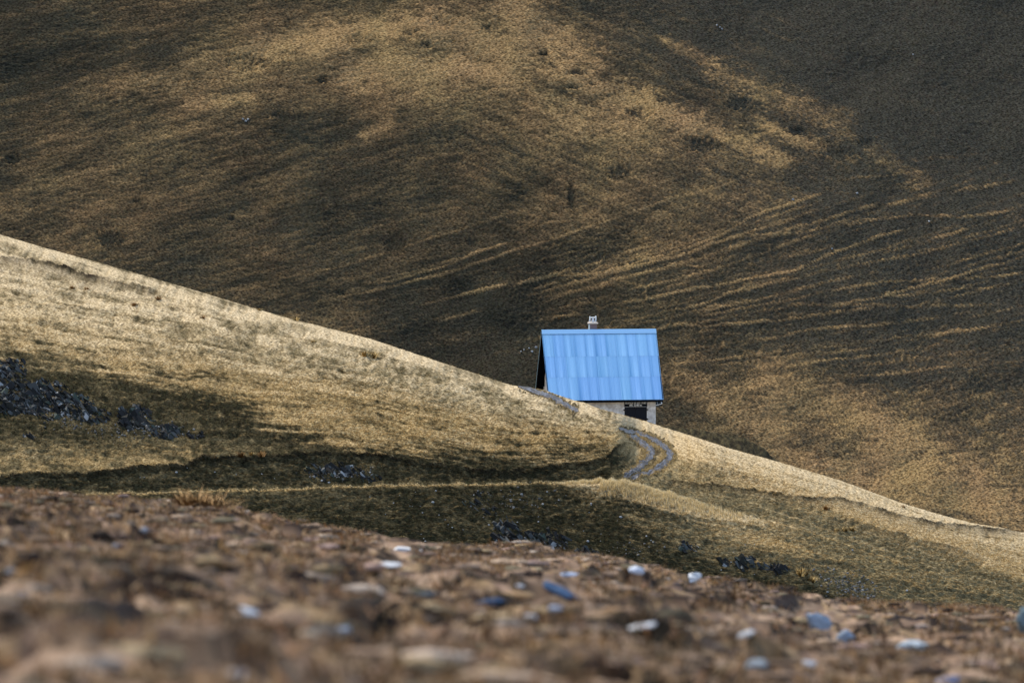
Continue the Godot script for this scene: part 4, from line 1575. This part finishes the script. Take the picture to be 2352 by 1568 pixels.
	var items := [
		["round golden tussock on the crest line, halfway up the left ridge", 680, 736, 1.1, 0],
		["thin upright tussock on the crest above the round one", 596, 712, 0.7, 0],
		["rusty tussock alone on the right slope", 1444, 1176, 0.0, 0],
		["leftmost tussock of three in a row on the right slope", 1922, 1218, 0.9, 0],
		["middle tussock of three in a row on the right slope", 1940, 1217, 1.0, 0],
		["rightmost tussock of three in a row on the right slope", 1957, 1217, 1.0, 0],
		["rust brown tussock on a pale strip of the right slope", 1898, 1171, 1.1, 1],
		["tawny tussock low by the dark crag", 1842, 1318, 1.9, 0],
		["tawny tussock just right of and below the one by the crag", 1866, 1332, 1.3, 0],
		["left tussock standing on the turf edge above the road bank", 553, 1050, 1.2, 1],
		["middle tussock on the turf edge above the road bank", 578, 1045, 0.8, 0],
		["right tussock on the turf edge above the road bank", 600, 1050, 1.2, 1],
		["brown tussock in the upper part of the left slope", 166, 662, 0.9, 1],
		["brown tussock right of the other in the upper left slope", 199, 665, 0.9, 1],
		["tussock beside the faint path on the left slope", 309, 702, 1.0, 1],
		["largest tussock of the cluster under the left crest", 364, 690, 1.1, 1],
		["dark tussock in the middle of the left slope", 466, 731, 0.9, 1],
		["tussock by the wide bare band left of the hut", 838, 817, 1.5, 0],
		["tussock right of that by the bare band", 860, 820, 1.5, 0],
		["pale tussock above the lower end of the golden slope", 720, 787, 0.9, 0],
		["grass tuft on the pale crest far right", 2075, 1165, 0.7, 1],
		["orange tussock at the left end of the road edge", 100, 1134, 1.2, 0],
	]
	for e in items:
		if e[3] == 0.0:
			continue
		var m := mat(Color(0.50, 0.37, 0.17) if e[4] == 0 else Color(0.30, 0.18, 0.08), 1.0, true)
		m.backlight_enabled = true
		m.backlight = Color(0.25, 0.22, 0.15)
		var o := obj("grass_tussock", tus, m)
		o.transform = Transform3D(Basis(Vector3.UP, e[1] * 0.7).scaled(Vector3.ONE * e[3]), spur_point(e[1], e[2]) + Vector3(0, -0.03, 0))
		tag(o, e[0], "tussock", "single grass tussocks on the spur")
	# the blurred tuft on the near brow, at left
	var bx := 460.0
	var bt := obj("grass_tussock", clump(620, 0.15, 0.26, 0.012, 1.0, 31), mat(Color(0.44, 0.29, 0.15), 1.0, true))
	bt.transform = Transform3D(Basis.IDENTITY.scaled(Vector3(1.0, 0.8, 0.8)), at(bx, 1180.0, 37.0))
	tag(bt, "blurred brown grass tuft standing on the skyline of the near slope", "tussock")
	# two little plants at the foot of the front wall
	for e in [["dark little plant at the foot of the hut's front wall, near the door", 2597.0, 1690.0, 0.55], ["smaller dark plant by the right corner of the hut's front wall", 2612.0, 1693.0, 0.35]]:
		var pl := obj("plant", clump(26, 0.12, 0.42, 0.03, 0.35, 40), mat(Color(0.05, 0.045, 0.035), 1.0, true))
		pl.transform = Transform3D(Basis.IDENTITY.scaled(Vector3.ONE * e[3]), at(e[1] * 0.57422, e[2] * 0.57422 + 3.0, 366.0))
		tag(pl, e[0], "plant")
	# far white stones on the hillside
	var fs := rock_mesh(77, 7, 5, Vector3(1, 0.7, 0.8), 0.3)
	var fm := mat(Color(0.36, 0.37, 0.38), 0.8)
	var patch := ["one of the white stones beside the hut's left gable, on the far slope", "one of the pale stones high on the far slope, right of centre", "one of the pale stones high on the far slope, left of centre"]
	for e in [[1205.0, 805.0, patch[0]], [1216.0, 802.0, patch[0]], [1222.0, 811.0, patch[0]], [1198.0, 812.0, patch[0]], [1232.0, 800.0, patch[0]],
			[1648.0, 62.0, patch[1]], [1654.0, 66.0, patch[1]], [1660.0, 69.0, patch[1]], [560.0, 278.0, patch[2]], [566.0, 281.0, patch[2]], [571.0, 277.0, patch[2]],
			[1823.0, 464.0, "white speck stone on the upper end of the longest trail"], [1911.0, 579.0, "white speck stone low among the trails, right of the hut"], [2098.0, 127.0, "white speck stone at the upper right of the far slope"],
			[1970.0, 447.0, "white speck stone just above the right hand trails"], [2135.0, 516.0, "white speck stone between the trails near the right edge"]]:
		var i := clampi(int(e[0] / SHEET) - FC0, 0, FCOLS - 1)
		var j := clampi(int((e[1] / SHEET - FAR_YTOP) / (far_y1[i] - FAR_YTOP) * (FROWS - 1)), 0, FROWS - 1)
		var o := obj("far_stone", fs, fm)
		o.transform = Transform3D(Basis(Vector3.UP, e[0]).scaled(Vector3.ONE * rng.randf_range(0.10, 0.17)), far_pos[(j + FTOP) * FCOLS + i] + Vector3(0, 0.12, 0))
		tag(o, e[2], "stone", "white stones on the far mountainside")
